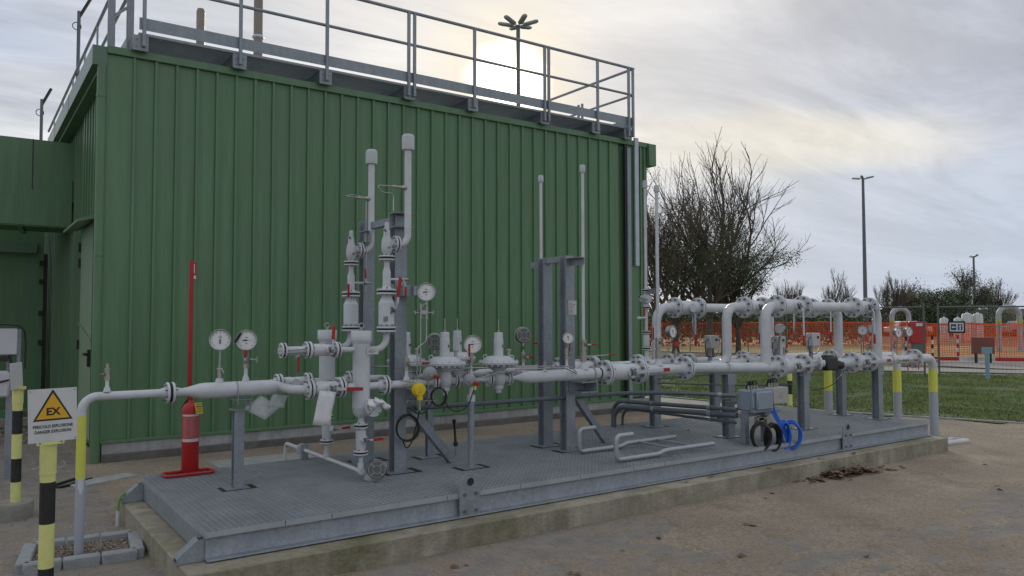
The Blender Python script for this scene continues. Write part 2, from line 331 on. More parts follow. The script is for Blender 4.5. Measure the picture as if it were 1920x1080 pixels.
def ball_valve(label, c0, c1, rb, Rf, nb, stem, ldir, llen, grip, lw=0.024, crank=None, boss=0.06, group='flanged ball valves with red lever grips', t=0.022, stemfrac=0.5, oct_=False):
    c0 = V(c0); c1 = V(c1); ax = (c1-c0).normalized(); Ln = (c1-c0).length
    th = thing('ball_valve', label, 'valve', tuple((c0+c1)/2), group)
    b = MB(); g = 0.003+t
    b.lathe(c0, ax, [(g, rb*0.8), (g+0.012, rb*0.82), (g+0.016, rb), (Ln*0.62, rb), (Ln*0.62+0.008, rb*0.97), (Ln-g-0.014, rb*0.95), (Ln-g, rb*0.8)], 10 if oct_ else 28)
    b.build('body', PIPE, th, sharp=25 if oct_ else 35)
    flange(th, c0, ax, 1, Rf, t, 0.006, nb, rb*0.7, False); flange(th, c1, ax, -1, Rf, t, 0.006, nb, rb*0.7, False)
    stem = V(stem).normalized(); cm = c0+ax*Ln*stemfrac
    MB().cyl(cm+stem*rb*0.6, cm+stem*(rb+boss*0.35), lw*1.9, 16).build('bonnet', PIPE, th)
    if ldir is not None: lever(th, cm+stem*(rb+boss*0.35), stem, ldir, llen, grip, lw, 0.007, boss*0.5, crank)
    MB().obox(cm+ax*rb*0.0-stem*0+V((0,0,1)).cross(ax)*0+stem.cross(ax)*0+ax*0.0+stem*(rb+0.001)*0.0+V((0,0,rb*0.99)), ax*0.05, ax.cross(V((0,0,1)))*0.03 if abs(ax.z)<.5 else V((0,.03,0)), V((0,0,0.004))).build('name_plate', BOLT, th) if abs(ax.z) < .5 else None
    return th
def tap(label, base, h, r, lv=None, cap=True, ax=(0,0,1), group='small screwed taps', mt=None, extra=None):
    """small screwed ball valve: socket, hex body, optional lever (stem, dir, len, grip)"""
    th = thing('tap_valve', label, 'valve', base, group); b = MB(); ax = V(ax)
    b.lathe(base, ax, [(0, r*2.1), (h*0.12, r*1.6), (h*0.2, r), (h*0.45, r)], 16); b.build('nipple', PIPE, th)
    p = V(base)+ax*h*0.42; b = MB(); b.tube([p, p+ax*h*0.08], r*1.7, 6).tube([p+ax*h*0.08, p+ax*h*0.34], r*1.45, 14).tube([p+ax*h*0.34, p+ax*h*0.42], r*1.7, 6)
    if cap: b.cyl(p+ax*h*0.42, p+ax*h*0.58, r*0.8, 8)
    b.build('body', BRASSY, th)
    if lv: lever(th, p+ax*h*0.2+V(lv[0])*r*1.3, lv[0], lv[1], lv[2], lv[3], r*1.1, 0.004, r*1.2)
    return th
def gauge(label, c, face, r, stem_base, ang=90, th_=0.035, back_show=False, group='round dial gauges', thermo=False, ticks=10, stemr=0.008, bodyr=0.016):
    """dial gauge at c facing 'face'; stem down to stem_base"""
    c = V(c); f = V(face).normalized(); t = thing('dial_gauge', label, 'gauge', stem_base, group)
    MB().lathe(c, -f, [(-0.004, r*0.93), (0, r*0.96), (th_*0.2, r*0.96), (th_, r*0.93), (th_+0.004, r*0.86), (th_+0.004, 0)], 32).build('case', CHROMD if back_show else CHROME, t)
    MB().lathe(c, f, [(-0.006, r*0.97), (0.0, r*1.03), (0.010, r*1.03), (0.012, r*0.99), (0.010, r*0.9), (0.002, r*0.88)], 36).build('bezel', CHROME, t)
    up = V((0,0,1)); side = up.cross(f).normalized(); upv = f.cross(side)
    dl = MB().lathe(c, f, [(0.0045, 0), (0.0045, r*0.9)], 32).build('dial', DIAL, t)
    tk = MB()
    for k in range(ticks*3+1):
        q = R_(-135+270*k/(ticks*3)); d = side*math.sin(q)+upv*math.cos(q); e = d.cross(f); L1 = 0.14 if k % 3 == 0 else 0.06
        tk.obox(c+f*0.0055+d*r*(0.82-L1/2), e*r*(0.035 if k % 3 == 0 else 0.02), d*r*L1, f*0.0008)
    tk.obox(c+f*0.0055+upv*r*0.28, side*r*0.3, upv*r*0.05, f*0.0008); tk.obox(c+f*0.0055-upv*r*0.32, side*r*0.22, upv*r*0.04, f*0.0008)
    tk.build('scale_marks', INK, dl, kind='stuff')
    q = R_(ang); d = side*math.sin(q)+upv*math.cos(q); e = d.cross(f)
    MB().prism([(-0.012, 0), (0.012, 0), (0.004, 0.7), (-0.004, 0.7)], c+f*0.008, e*r, d*r, f*0.0012).prism([(-0.05, 0), (0.05, 0), (0.05, -0.35), (-0.05, -0.35)], c+f*0.008, e*r, d*r, f*0.0012).cyl(c+f*0.006, c+f*0.011, r*0.07, 12).build('needle', INK, dl)
    if back_show:
        b = MB()
        for k in range(4):
            q = R_(45+90*k); d = side*math.cos(q)+upv*math.sin(q); b.bar(c-f*(th_+0.006)+d*r*0.42, c-f*(th_+0.006)+d*r*0.84, r*0.07, 0.006, f)
        b.torus(c-f*(th_+0.005), f, r*0.40, r*0.035, 24, 6); b.torus(c-f*(th_+0.003), f, r*0.86, r*0.04, 28, 6); b.build('back_ribs', CHROME, t)
    sb = V(stem_base); p = c-V((0,0,1))*r*1.0-f*0.012
    s1 = MB(); top = V((p.x, p.y, p.z)); s1.tube([top+V((0,0,0.012)), top-V((0,0,0.03))], stemr*1.4, 6); s1.tube([top-V((0,0,0.02)), V((sb.x, sb.y, max(sb.z+0.02, top.z-0.12))), sb], stemr, 10); s1.build('stem', CHROME, t)
    return t
exec_parts = []
# ================================================================ SETTING
g = MB(); g.add([(-400,-60,-0.062),(500,-60,-0.062),(500,600,-0.062),(-400,600,-0.062)], [(0,1,2,3)]); struct(g.build('ground', FIELD, flat=True))
paving = MB(); paving.box(-9, -7.5, -0.06, 14.8, 9.0, -0.052); paving = struct(paving.build('paving', EARTH, flat=True)); WL['paving'] = (0,0,0)
# interlocking pavers
def paver_mesh():
    a = 0.011; n = 8; Lx, Ly = 0.2, 0.1; g_ = 0.0025; bev = 0.004
    zig = [0, a, 0, -a, 0, a, 0, -a, 0]; pts = []
    for i in range(9): pts.append((i*Lx/8, zig[i]))
    pts[0] = (0, 0); pts[8] = (Lx, 0)
    pts.append((Lx+a, Ly/2)); pts += [(i*Lx/8, Ly+zig[i]) for i in range(8, -1, -1)]; pts.append((a, Ly/2))
    cx, cy = Lx/2, Ly/2
    def ins(k): return [((x-cx)*(1-k/(Lx/2))+cx, (y-cy)*(1-k/(Ly/2))+cy) for x, y in pts]
    o1 = ins(g_); o2 = ins(g_+bev); m = len(pts)
    v = [(x-cx, y-cy, -0.05) for x, y in o1]+[(x-cx, y-cy, -bev) for x, y in o1]+[(x-cx, y-cy, 0) for x, y in o2]
    f = [(i, (i+1) % m, m+(i+1) % m, m+i) for i in range(m)]+[(m+i, m+(i+1) % m, 2*m+(i+1) % m, 2*m+i) for i in range(m)]+[tuple(range(2*m, 3*m))]
    return v, f
pv, pf = paver_mesh()
pme = bpy.data.meshes.new('paver'); pme.from_pydata(pv, [], pf); pme.materials.append(PAVER)
cells = []
ca, sa = math.cos(R_(90)), math.sin(R_(90))
camp = V((-1.26, -5.03, 0))
fwd2 = V((0.578, 0.815, 0)).normalized()
for j in range(-90, 92):
    for i in range(-42, 58):
        x = i*0.2+(0.1 if j % 2 else 0)+0.7; y = j*0.1+0.6
        if not (-6.3 < x < 11.0 and -5.6 < y < 8.4): continue
        if -0.2 < x < 8.75 and -0.15 < y < 2.25: continue
        if y > 5.05 and x > -0.1 and x < 9.2: continue
        d = V((x, y, 0))-camp; dep = d.dot(fwd2)
        if dep < 4.3: continue
        if abs(d.cross(fwd2).z)/dep > 0.72: continue
        if -0.85 < x < -0.2 and 1.02 < y < 1.56: continue
        s_ = noise.noise(V((x*0.45, y*0.45, 3.3)))
        cells.append((dep - (1.2 if x < -0.2 else 0), x, y))
cells.sort()
for k, (dep, x, y) in enumerate(cells[:300]):
    o = bpy.data.objects.new('paver', pme); COL.objects.link(o); o.parent = paving
    o.location = (x, y, random.uniform(-0.002, 0.0015)); o.rotation_euler = (random.uniform(-.006, .006), random.uniform(-.006, .006), random.uniform(-.01, .01))
rest = MB()
for dep, x, y in cells[300:]:
    dz = random.uniform(-0.002, 0.0015); o0 = len(rest.v); rest.v += [V((a+x, b+y, c+dz)) for a, b, c in pv]; rest.f += [tuple(i+o0 for i in f) for f in pf]
rest.build('far_pavers', PAVER, paving, kind='stuff', flat=True)
# sand layer that buries the pavers unevenly
def sandz(x, y):
    n = noise.noise(V((x*0.55, y*0.75, 0.3)))*0.5+noise.noise(V((x*1.7, y*2.1, 4.3)))*0.28+noise.noise(V((x*6, y*7, 1.3)))*0.16+noise.noise(V((x*17, y*17, 9)))*0.09
    b = 0.0021
    if x < -0.1: b -= 0.0040
    if x < -0.1 and y > 2.6: b -= 0.0016
    dx, dy = x-4.6, y+2.6
    b -= 0.0042*math.exp(-((x-6.6)**2/3.0+(y+2.6)**2/0.9))
    b -= 0.0032*math.exp(-((x-1.8)**2/5.0+(y+0.5)**2/0.10))
    if 0 < x < 9 and 2.3 < y < 5.2: b += 0.004
    return b+n*0.0065
sg = MB(); st = 0.055; nx, ny = int(20.8/st), int(14.2/st); X0, Y0 = -6.2, -5.7
for j in range(ny+1):
    for i in range(nx+1):
        x = X0+i*st; y = Y0+j*st; sg.v.append(V((x+random.uniform(-.015,.015), y+random.uniform(-.015,.015), sandz(x, y))))
for j in range(ny):
    for i in range(nx):
        x = X0+i*st; y = Y0+j*st
        if -0.14 < x < 8.7 and -0.1 < y < 2.2: continue
        if 5.25 < y and 0.1 < x < 9: continue
        a = j*(nx+1)+i; sg.f.append((a, a+1, a+nx+2, a+nx+1))
sg.build('sand', SAND, kind='stuff', sharp=180)
# grass patch, its kerb and the track behind it
gp = MB(); GL = [(10.0,9.5),(10.9,6.9),(11.35,3.0),(12.35,0.4),(13.3,-2.2),(14.6,-5.6)]
far = [(26.5,-5.0),(23.8,4.6),(21.9,8.4),(19.5,12.5),(8,14)]
def inpoly(x, y, P):
    c = False; n = len(P)
    for i in range(n):
        x1, y1 = P[i]; x2, y2 = P[(i+1) % n]
        if (y1 > y) != (y2 > y) and x < (x2-x1)*(y-y1)/(y2-y1)+x1: c = not c
    return c
GPOLY = GL+far
for x in range(0, 40):
    for y in range(0, 44):
        px, py = 8+x*0.5, -6+y*0.5
        gp.v.append(V((px, py, 0.012+0.02*noise.noise(V((px*.7, py*.7, 2))))))
for x in range(39):
    for y in range(43):
        if inpoly(8.25+x*0.5, -5.75+y*0.5, GPOLY): a = x*44+y; gp.f.append((a, a+44, a+45, a+1))
struct(gp.build('lawn_ground', LAWNG, sharp=180))
gb = MB(); cnt = 0
while cnt < 130000:
    x = random.uniform(9, 25); y = random.uniform(-3.0, 12.5)
    if not inpoly(x, y, GPOLY): continue
    dep = (V((x, y, 0))-camp).dot(fwd2)
    if random.random() > (13.0/dep)**1.3: continue
    n = noise.noise(V((x*0.8, y*0.8, 6)))+0.45*noise.noise(V((x*2.7, y*2.7, 1)))
    edge = 1.0
    xe = 11.35+(3.0-y)*0.37 if y > 0 else 12.4-y*0.38
    if x < xe+0.8: edge = max(0, (x-xe)/0.8)
    if n < -0.42 or random.random() > edge*(1.0+n*1.2): continue
    cnt += 1
    q = random.uniform(0, math.pi); h = random.uniform(0.02, 0.06)*(1+n*0.5); wd = random.uniform(0.007, 0.018); dx, dy = math.cos(q)*wd, math.sin(q)*wd; lx, ly = random.uniform(-.03, .03), random.uniform(-.03, .03)
    z = 0.008
    gb.add([(x-dx, y-dy, z), (x+dx, y+dy, z), (x+lx+dx*.4, y+ly+dy*.4, z+h)], [(0, 1, 2)])
gb.build('grass', GRASS, kind='stuff', flat=True)
lf = MB()
for k in range(900):
    x = random.uniform(10.6, 14); y = random.uniform(-3, 6)
    if not inpoly(x, y, GPOLY): continue
    q = random.uniform(0, 6.28); s_ = random.uniform(.02, .05); z = 0.04
    lf.add([(x, y, z), (x+s_*math.cos(q), y+s_*math.sin(q), z+random.uniform(0, .02)), (x+s_*1.1*math.cos(q+.9), y+s_*1.1*math.sin(q+.9), z+random.uniform(0, .03)), (x+s_*.7*math.cos(q+1.7), y+s_*.7*math.sin(q+1.7), z)], [(0,1,2,3)])
lf.build('lawn_litter', DEAD, kind='stuff', flat=True)
kb = thing('lawn_kerb', 'low row of pale kerb stones between the sandy yard and the grass', 'kerb', (11.35, 3.0, 0))
for (xa, ya), (xb, yb) in zip(GL, GL[1:]):
    a = V((xa, ya, 0)); b = V((xb, yb, 0)); d = b-a; n = max(1, int(d.length/0.5)); d1 = d/n
    for k in range(n):
        p = a+d1*k+d1.normalized()*0.005; q = a+d1*(k+1)-d1.normalized()*0.005; MB().bar(p+V((0,0,-.012)), q+V((0,0,-.012)), 0.09, 0.075).build('kerb_stone', KERBM, kb)
tr = MB(); tr.add([(26.0,-6,-0.02),(23.7,4.6,-0.02),(21.8,8.4,-0.02),(18,14.0,-0.02),(21,17,-0.02),(25.2,9.6,-0.02),(27.5,4.8,-0.02),(30,-6,-0.02)], [(0,7,6,1),(1,6,5,2),(2,5,4,3)])
struct(tr.build('track', ROADM, flat=True))
# raised pale path on the far side of the building corner
pth = MB(); pth.add([(9.05, 3.0, 0.006), (11.2, 2.6, 0.006), (10.85, 6.9, 0.006), (9.6, 11, 0.006), (9.05, 11, 0.006)], [(0,1,2,3,4)]); struct(pth.build('concrete_path', CONC, flat=True))
# far ground colour bands seen through the nets
fb = MB(); fb.add([(34, 2, -0.03), (50, 2, -0.03), (50, 60, -0.03), (26, 60, -0.03), (29, 24, -0.03)], [(0,1,2,3,4)])
struct(fb.build('field', mat('ochre_field', (0.30, 0.21, 0.075), 0.95, var=0.2, scale=0.5, dirt=(0.17, 0.15, 0.06), dirtamt=0.5, dscale=0.3), flat=True))
yd = MB(); yd.add([(27.6, 4.8, -0.035), (36, -8, -0.035), (60, -20, -0.035), (60, 6, -0.035), (36, 11.8, -0.035), (27, 13, -0.035)], [(0,1,2,3,4,5)]); struct(yd.build('far_yard', ROADM, flat=True))
# ---------------------------------------------------------------- concrete pad
pad = MB()
pad.prism([(-0.15,-0.205),(8.85,-0.205),(8.85,2.32),(-0.15,2.32)], (0,0,-0.05), (1,0,0), (0,1,0), (0,0,0.215))
struct(pad.build('concrete_pad', PADC, bevel=0.008))
# ================================================================ BUILDING
WT, WY = 4.90, 5.14
bl = thing('green_building', 'large dark green building clad in ribbed metal sheet behind the pipe skid', 'building', (4.5, WY, 0))
core_ = MB(); core_.box(0.17, WY+0.06, 0.0, 8.97, 16.0, WT-0.1); core_.build('wall_core', GREEN, bl)
MB().box(0.1, WY-0.02, 0.0, 9.02, WY+0.10, 0.225).build('plinth', PLINTH, bl, bevel=0.006)
MB().box(0.1, WY-0.05, 0.0, 9.02, WY-0.021, 0.10).build('plinth_foot', mat('stained_plinth_foot', (0.13,0.125,0.115), 0.9, var=0.25, bump=0.6, bscale=25), bl, bevel=0.01)
MB().box(0.08, WY-0.045, 0.225, 8.5, WY+0.03, 0.262).build('drip_flashing', GREEN, bl, bevel=0.003)
# one cladding sheet between two ribs; shared mesh
def clad_mesh(p, h, name):
    pr = [(0, 0.0), (0.004, -0.032), (0.034, -0.032), (0.038, 0.0), (p*0.36, 0), (p*0.38, -0.0018), (p*0.41, -0.0018), (p*0.43, 0), (p*0.68, 0), (p*0.70, -0.0018), (p*0.73, -0.0018), (p*0.75, 0), (p-0.001, 0)]
    v = [(x, y, 0) for x, y in pr]+[(x, y, h) for x, y in pr]; n = len(pr); f = [(i, i+1, n+i+1, n+i) for i in range(n-1)]
    f.append((4, 3, 2, 1)[::-1]); v += [(0, .03, 0), (p, .03, 0)]
    me = bpy.data.meshes.new(name); me.from_pydata(v, [], f); me.materials.append(GREEN); return me
pit = 0.2405; cm_ = clad_mesh(pit, WT-0.09-0.262, 'cladding_panel')
x = 0.36
while x+pit < 8.52:
    o = bpy.data.objects.new('cladding_panel', cm_); COL.objects.link(o); o.parent = bl; o.location = (x-4.5, 0.0, 0.262); x += pit
MB().box(0.08, WY-0.012, 0.262, 0.40, WY+0.012, WT-0.09).build('corner_trim', GREEN, bl, bevel=0.003)
MB().box(0.068, WY-0.02, 0.262, 0.088, WY+0.30, WT-0.09).build('corner_return', GREEN, bl)
MB().box(0.08, WY-0.05, WT-0.09, 9.03, WY+0.25, WT).build('cap_flashing', GREEN, bl, bevel=0.004)
MB().box(0.17, WY+0.25, WT-0.11, 8.97, 15.9, WT-0.09).build('roof', mat('pale_bounce_roof',(.42,.43,.42),.7), bl)  # unseen roof surface, coloured pale to bounce light under the walkway
MB().box(8.50, WY-0.012, 0.262, 9.0, WY+0.02, WT-0.09).build('end_trim', GREEN, bl, bevel=0.003)
for xx in (8.80, 8.90): MB().box(xx, WY-0.04, 0.262, xx+0.035, WY-0.0125, WT-0.09).build('trim_rib', GREEN, bl)
MB().box(8.98, WY-0.10, WT-0.42, 9.16, WY+0.5, WT-0.02).build('corner_box', GREEN, bl, bevel=0.004)
cc = MB(); cc.box(8.455, WY-0.075, 0.1, 8.535, WY-0.035, WT-0.16); cc.build('cable_channel', GALV, bl, bevel=0.003)
cc = MB(); cc.box(8.64, WY-0.075, 2.62, 8.735, WY-0.035, WT+0.05); cc.build('cable_channel', mat('pale_channel', (0.42,0.47,0.52), 0.4, metal=0.3), bl, bevel=0.003)
MB().box(8.41, WY-0.05, 0.262, 8.45, WY-0.0125, WT-0.1).build('dark_seam', BLACKP, bl)
# side wall facing left
sp = 0.30; sm = clad_mesh(sp, 4.62-0.1, 'side_panel')
yy = WY+0.35
while yy < 15.5:
    if not (6.05 < yy+sp/2 < 7.62):
        o = bpy.data.objects.new('side_panel', sm); COL.objects.link(o); o.parent = bl; o.location = (0.17-4.5, yy+sp-WY, 0.1); o.rotation_euler = (0, 0, R_(-90))
    yy += sp
MB().box(0.13, 6.0, 3.02, 0.168, 7.65, 4.62).build('panel_over_door', GREEN, bl)
for k in range(6): MB().box(0.112, 6.05+0.27*k, 3.02, 0.131, 6.08+0.27*k, 4.62).build('wall_rib', GREEN, bl)
MB().box(0.10, WY+0.02, 0.0, 0.168, WY+0.36, 4.62).build('corner_post', GREEN, bl, bevel=0.004)
dr = MB().box(0.105, 6.18, 0.12, 0.15, 7.45, 2.93).build('door', GREEND, bl, bevel=0.004)
for z in (2.62, 2.40, 1.25): MB().box(0.075, 7.44, z, 0.104, 7.52, z+0.13).build('hinge', BLACKP, dr)
MB().box(0.07, 6.26, 1.06, 0.104, 6.34, 1.28).box(0.035, 6.26, 1.20, 0.07, 6.48, 1.235).build('door_handle', BLACKP, dr, bevel=0.003)
MB().box(0.098, 6.145, 0.1, 0.128, 6.175, 2.96).build('door_gap', BLACKP, bl)
MB().prism([(0.13, 3.02), (-0.10, 2.93), (-0.10, 2.90), (0.13, 2.96)], (0, 6.05, 0), (1,0,0), (0,0,1), (0, 1.62, 0)).build('door_hood', GREEND, bl)
MB().bar((0.09, 7.5, 1.62), (0.09, 6.2, 1.40), 0.012, 0.012).build('door_stay', GREEND, bl)
# gutter and downpipe on the left eave
gt = MB().box(-0.075, WY-0.035, 4.65, 0.082, 10.9, 4.885).build('eaves_gutter', GREENL, bl, bevel=0.004)
MB().box(0.0, WY, 4.60, 0.17, 10.9, 4.648).build('soffit', GREEN, bl)
for y in (7.6, 9.6): MB().box(-0.078, y, 4.65, -0.0745, y+0.012, 4.885).build('gutter_joint', GREEN, gt)
dp = MB().tube([(0.03, WY-0.01, 4.65), (0.03, WY-0.01, 0.0)], 0.052, 16).build('downpipe', GREEN, bl)
for z in (4.28, 2.4, 0.8): MB().tube([(0.03, WY-0.01, z), (0.03, WY-0.01, z+0.03)], 0.058, 16).build('pipe_clip', GREEN, dp)
sbk = MB()
for k in range(34):
    xx = 0.6+(k*0.2405)*1.0
    if xx < 8.4:
        for z in (0.32, 2.45): sbk.cyl((xx+0.05, WY+0.001, z), (xx+0.05, WY-0.006, z), 0.008, 6)
sbk.build('fixing_screws', GREEN, bl, kind='stuff')
# annex: canopy box and recessed wall at the left
an = thing('green_annex', 'green annex with a deep overhanging canopy left of the door', 'building', (-3, 9, 0))
MB().box(-2.6, 8.9, 3.50, 0.16, 10.0, 4.45).build('canopy', GREEN, an, bevel=0.006)
MB().prism([(-0.0, 3.86), (-1.9, 3.14), (-1.9, 3.12), (0.0, 3.12)], (0.12, 8.86, 0), (1,0,0), (0,0,1), (0, 0.036, 0)).build('canopy_panel', GREEN, an)
for x_ in (-0.42, -2.4, -4.4): MB().box(x_, 8.892, 3.5, x_+0.012, 8.899, 4.45).build('panel_joint', BLACKP, an)
MB().box(-2.6, 8.88, 3.10, 0.14, 8.95, 3.14).build('canopy_edge', GREEN, an)
MB().box(-2.6, 8.95, 3.13, 0.12, 10.0, 3.18).build('canopy_soffit', GREEN, an)
MB().obox((-0.5, 9.5, 3.10), V((0.06,0,0)), V((0,0,0.05)), V((0.1, 0.9, 0))).build('soffit_bar', GREEND, an)
MB().box(-2.6, 12.2, 0, 0.0, 12.35, 4.3).build('annex_wall', GREEN, an)
MB().box(-2.6, 12.10, 2.93, -0.12, 12.2, 3.13).build('wall_band', GREENL, an)
MB().box(0.0, 12.12, 0.0, 0.06, 12.2, 2.92).build('door_gap', BLACKP, an)
for z in (2.7, 2.35, 1.75, 1.2): MB().box(-0.07, 12.10, z, 0.0, 12.18, z+0.09).build('hinge', BLACKP, an)
# ================================================================ ROOF WALKWAY AND RAILINGS
RY, FL = 5.0, 5.08
wk = thing('roof_walkway', 'galvanised walkway with handrail along the roof edge of the green building', 'walkway', (4.4, RY, WT))
for x_ in (0.42, 1.585, 2.74, 4.03, 5.13, 6.54, 7.66, 8.42):
    MB().box(x_-0.088, RY, 4.875, x_+0.088, RY+0.03, 5.062).build('bracket', GALV, wk, bevel=0.004); MB().box(x_-0.088, RY+0.031, 4.905, x_+0.088, RY+0.9, 5.055).build('bracket_beam', GALVD, wk)  # darker steel puts the shade on the beam's side into its colour
    b = MB()
    for a, c in ((-.045,.03),(.045,.03),(-.045,.11),(0.045,.11)): b.cyl((x_+a, RY-0.001, WT+c), (x_+a, RY-0.012, WT+c), 0.009, 6)
    b.build('bracket_bolts', BOLT, wk, kind='stuff')
for x_ in (0.45, 1.58, 2.74, 3.99, 4.085, 5.13, 6.50, 6.585, 7.66, 8.40, 8.505):
    MB().box(x_-0.02, RY-0.055, WT+0.02, x_+0.02, RY-0.013, 6.15).build('post', GALV, wk, bevel=0.003)
MB().tube([(0.40, RY-0.034, 6.16), (8.53, RY-0.034, 6.16)], 0.024, 10).build('top_rail', GALV, wk)
MB().tube([(0.42, RY-0.034, 5.68), (8.50, RY-0.034, 5.68)], 0.021, 10).build('mid_rail', GALV, wk)
MB().box(0.40, RY-0.010, 5.128, 8.52, RY-0.003, 5.275).build('toe_board', GALV, wk)
gr = MB()
for k in range(24): gr.box(0.4, RY+0.02+k*0.037, FL-0.012, 8.5, RY+0.026+k*0.037, FL+0.018)
for k in range(240): gr.box(0.4+k*0.0339, RY+0.02, FL+0.008, 0.405+k*0.0339, RY+0.88, FL+0.0165)
gr.build('grating', GALV, wk, kind='stuff', flat=True)
MB().box(0.4, RY+0.006, FL-0.015, 8.5, RY+0.018, FL+0.016).build('edge_bar', GALV, wk)
MB().tube([(8.51, RY, 6.16), (8.51, 7.4, 6.16)], 0.024, 10).build('top_rail', GALV, wk)
MB().tube([(8.51, RY, 5.68), (8.51, 7.4, 5.68)], 0.021, 10).build('mid_rail', GALV, wk)
MB().box(8.505, RY+0.01, 5.09, 8.512, 7.4, 5.27).build('toe_board', GALV, wk)
for y in (6.35, 6.46, 7.38): MB().box(8.49, y, 5.0, 8.53, y+0.04, 5.85 if y < 7 else 6.15).build('post', GALV, wk, bevel=0.003)
rl = thing('roof_railing', 'galvanised railing running away along the left roof edge', 'railing', (0.32, 9, WT))
MB().tube([(0.32, 5.3, 6.10), (0.32, 16, 6.10)], 0.024, 10).build('top_rail', GALV, rl)
MB().tube([(0.32, 5.3, 5.62), (0.32, 16, 5.62)], 0.021, 10).build('mid_rail', GALV, rl)
for y in (7.95, 9.42, 11.1, 12.8, 14.6): MB().box(0.31, y-0.02, WT, 0.33, y+0.06, 6.09).build('post', GALV, rl)
for y0, y1 in ((5.3, 9.3), (9.36, 15.8)): MB().box(0.335, y0, WT+0.10, 0.342, y1, WT+0.26).build('toe_board', GALV, rl)
gs = thing('gate_frame', 'tall flat galvanised gate stiles at the corner of the roof railing', 'gate', (0.25, 5.3, WT))
for x_ in (0.105, 0.31): MB().box(x_, 5.28, WT+0.0, x_+0.078, 5.34, 6.3).build('stile', GALV, gs, bevel=0.004)
for z in (5.35, 5.95): MB().bar((0.18, 5.31, z), (0.31, 5.31, z+0.12), 0.03, 0.03).build('gate_rail', GALV, gs)
o = MB().tube([(1.45, 6.5, WT-0.1), (1.45, 6.5, 6.08), (1.45, 6.5, 6.12)], [0.058, 0.058, 0.045], 20).build('flue_pipe', FLUE, loc=(1.45, 6.5, WT)); tag(o, 'short brown flue stub with rounded top behind the roof walkway', 'flue')
fl = thing('flue_pipe', 'tall fluted brown flue behind the walkway, cut off by the top of the photo', 'flue', (2.27, 6.5, WT))
MB().tube([(2.27, 6.5, WT-0.1), (2.27, 6.5, 7.2)], 0.066, 12).build('flue_tube', FLUE, fl, sharp=10); MB().lathe((2.27, 6.5, 5.86), (0,0,1), [(0, .066), (.01, .085), (.03, .085), (.05, .066)], 20).build('collar', PIPE, fl)
hv = MB(); P_ = []
for j in range(7):
    for i in range(7):
        P_.append((0.22+0.02*math.sin(i*1.9+j), 11.7+i*0.07, 4.86+j*0.075*(1-0.09*abs(i-3.3))+0.02*noise.noise(V((i*.7, j*.6, 3)))))
hv.add(P_, [(j*7+i, j*7+i+1, j*7+i+8, j*7+i+7) for j in range(6) for i in range(6)])
o = hv.build('hivis_jacket', HIVIS, loc=(0.22, 11.9, 4.9), sharp=180); o.modifiers.new('solid', 'SOLIDIFY').thickness = 0.012; tag(o, 'bright yellow-green hi-vis jacket hung on the far end of the roof railing', 'jacket')
def bent_pole(label, x, y, z0, z1, bend):
    t = thing('bent_pole', label, 'pole', (x, y, z0))
    MB().tube([(x, y, z0), (x, y, z1)], 0.03, 10).build('shaft', GALVD, t)
    MB().bar((x, y, z1-0.12), (x+bend, y-bend*0.3, z1+abs(bend)*1.5), 0.03, 0.05).build('arm', BLACKP, t)
    MB().torus((x-0.03, y, z1-0.28), (0,1,0), 0.07, 0.008, 12, 6).build('cable_loop', BLACK, t)
bent_pole('thin pole with a bent dark arm standing beyond the annex roof', 0.0, 13.5, 4.0, 6.22, 0.16)
bent_pole('thin pole rising beside the left roof railing out of the top of the photo', 0.36, 10.78, WT, 7.25, 0.2)
o = MB().bar((-0.0, 9.4+1.2, 4.44), (0.05, 10.6, 4.62), 0.02, 0.03).build('roof_stub', BLACKP, loc=(0, 10.6, 4.44)); tag(o, 'small dark stub poking up over the edge of the annex canopy', 'stub')
# ================================================================ SKID PLATFORM
HD = 0.35
sk = thing('skid_platform', 'long galvanised skid platform with open grating deck on the mossy concrete pad', 'platform', (4.4, 1.06, 0.17))
def ibeam(name, x0, x1, y, face):
    b = MB(); pr = [(-.035, .172), (-.035, .182), (0.016, .186), (0.018, .190), (0.018, .302), (0.002, .304), (0.002, .312), (0.09, .312), (0.09, .172)]
    yy = y; s_ = face
    b.prism([(yy+s_*q, z) for q, z in pr], (x0, 0, 0), (0,1,0), (0,0,1), (x1-x0, 0, 0)); return b.build(name, GALV, sk, bevel=0.003)
ibeam('front_beam', -0.003, 8.804, 0.0, 1)
ibeam('back_beam', 0.0, 8.8, 2.12, -1)
MB().box(-0.002, 0.022, 0.172, 0.075, 2.115, 0.313).build('end_beam', GALV, sk, bevel=0.004)
MB().box(8.73, 0.022, 0.172, 8.802, 2.115, 0.313).build('end_beam', GALV, sk, bevel=0.004)
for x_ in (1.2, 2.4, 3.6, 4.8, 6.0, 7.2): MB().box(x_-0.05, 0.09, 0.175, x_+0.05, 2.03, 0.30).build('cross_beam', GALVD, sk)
seams = [0.0, 0.49, 0.81, 1.71, 2.38, 3.0, 3.62, 4.01, 4.9, 5.8, 6.6, 7.4, 8.1, 8.8]
for a, c in zip(seams, seams[1:]):
    b = MB(); a_ = a+0.003 if a else 0; c_ = c-0.003
    b.box(a_, -0.004, 0.314, c_, 0.001, HD).box(a_, 2.119, 0.314, c_, 2.124, HD)
    n = int((c_-a_)/0.040); dx = (c_-a_)/n
    for k in range(n+1): xx = a_+k*dx; wd = 0.0036 if 0 < k < n else 0.006; b.box(max(a_, xx-wd/2), 0.001, 0.317, min(c_, xx+wd/2), 2.119, HD-0.0015)
    m = 45; dy = 2.118/m
    for k in range(1, m): yy = k*dy; b.box(a_, yy-0.0028, 0.340, c_, yy+0.0028, HD-0.0003)
    pn = b.build('grating_panel', GRATE, sk, flat=True)
lug_l = ((1.90, 'L'), (6.94, 'R'))
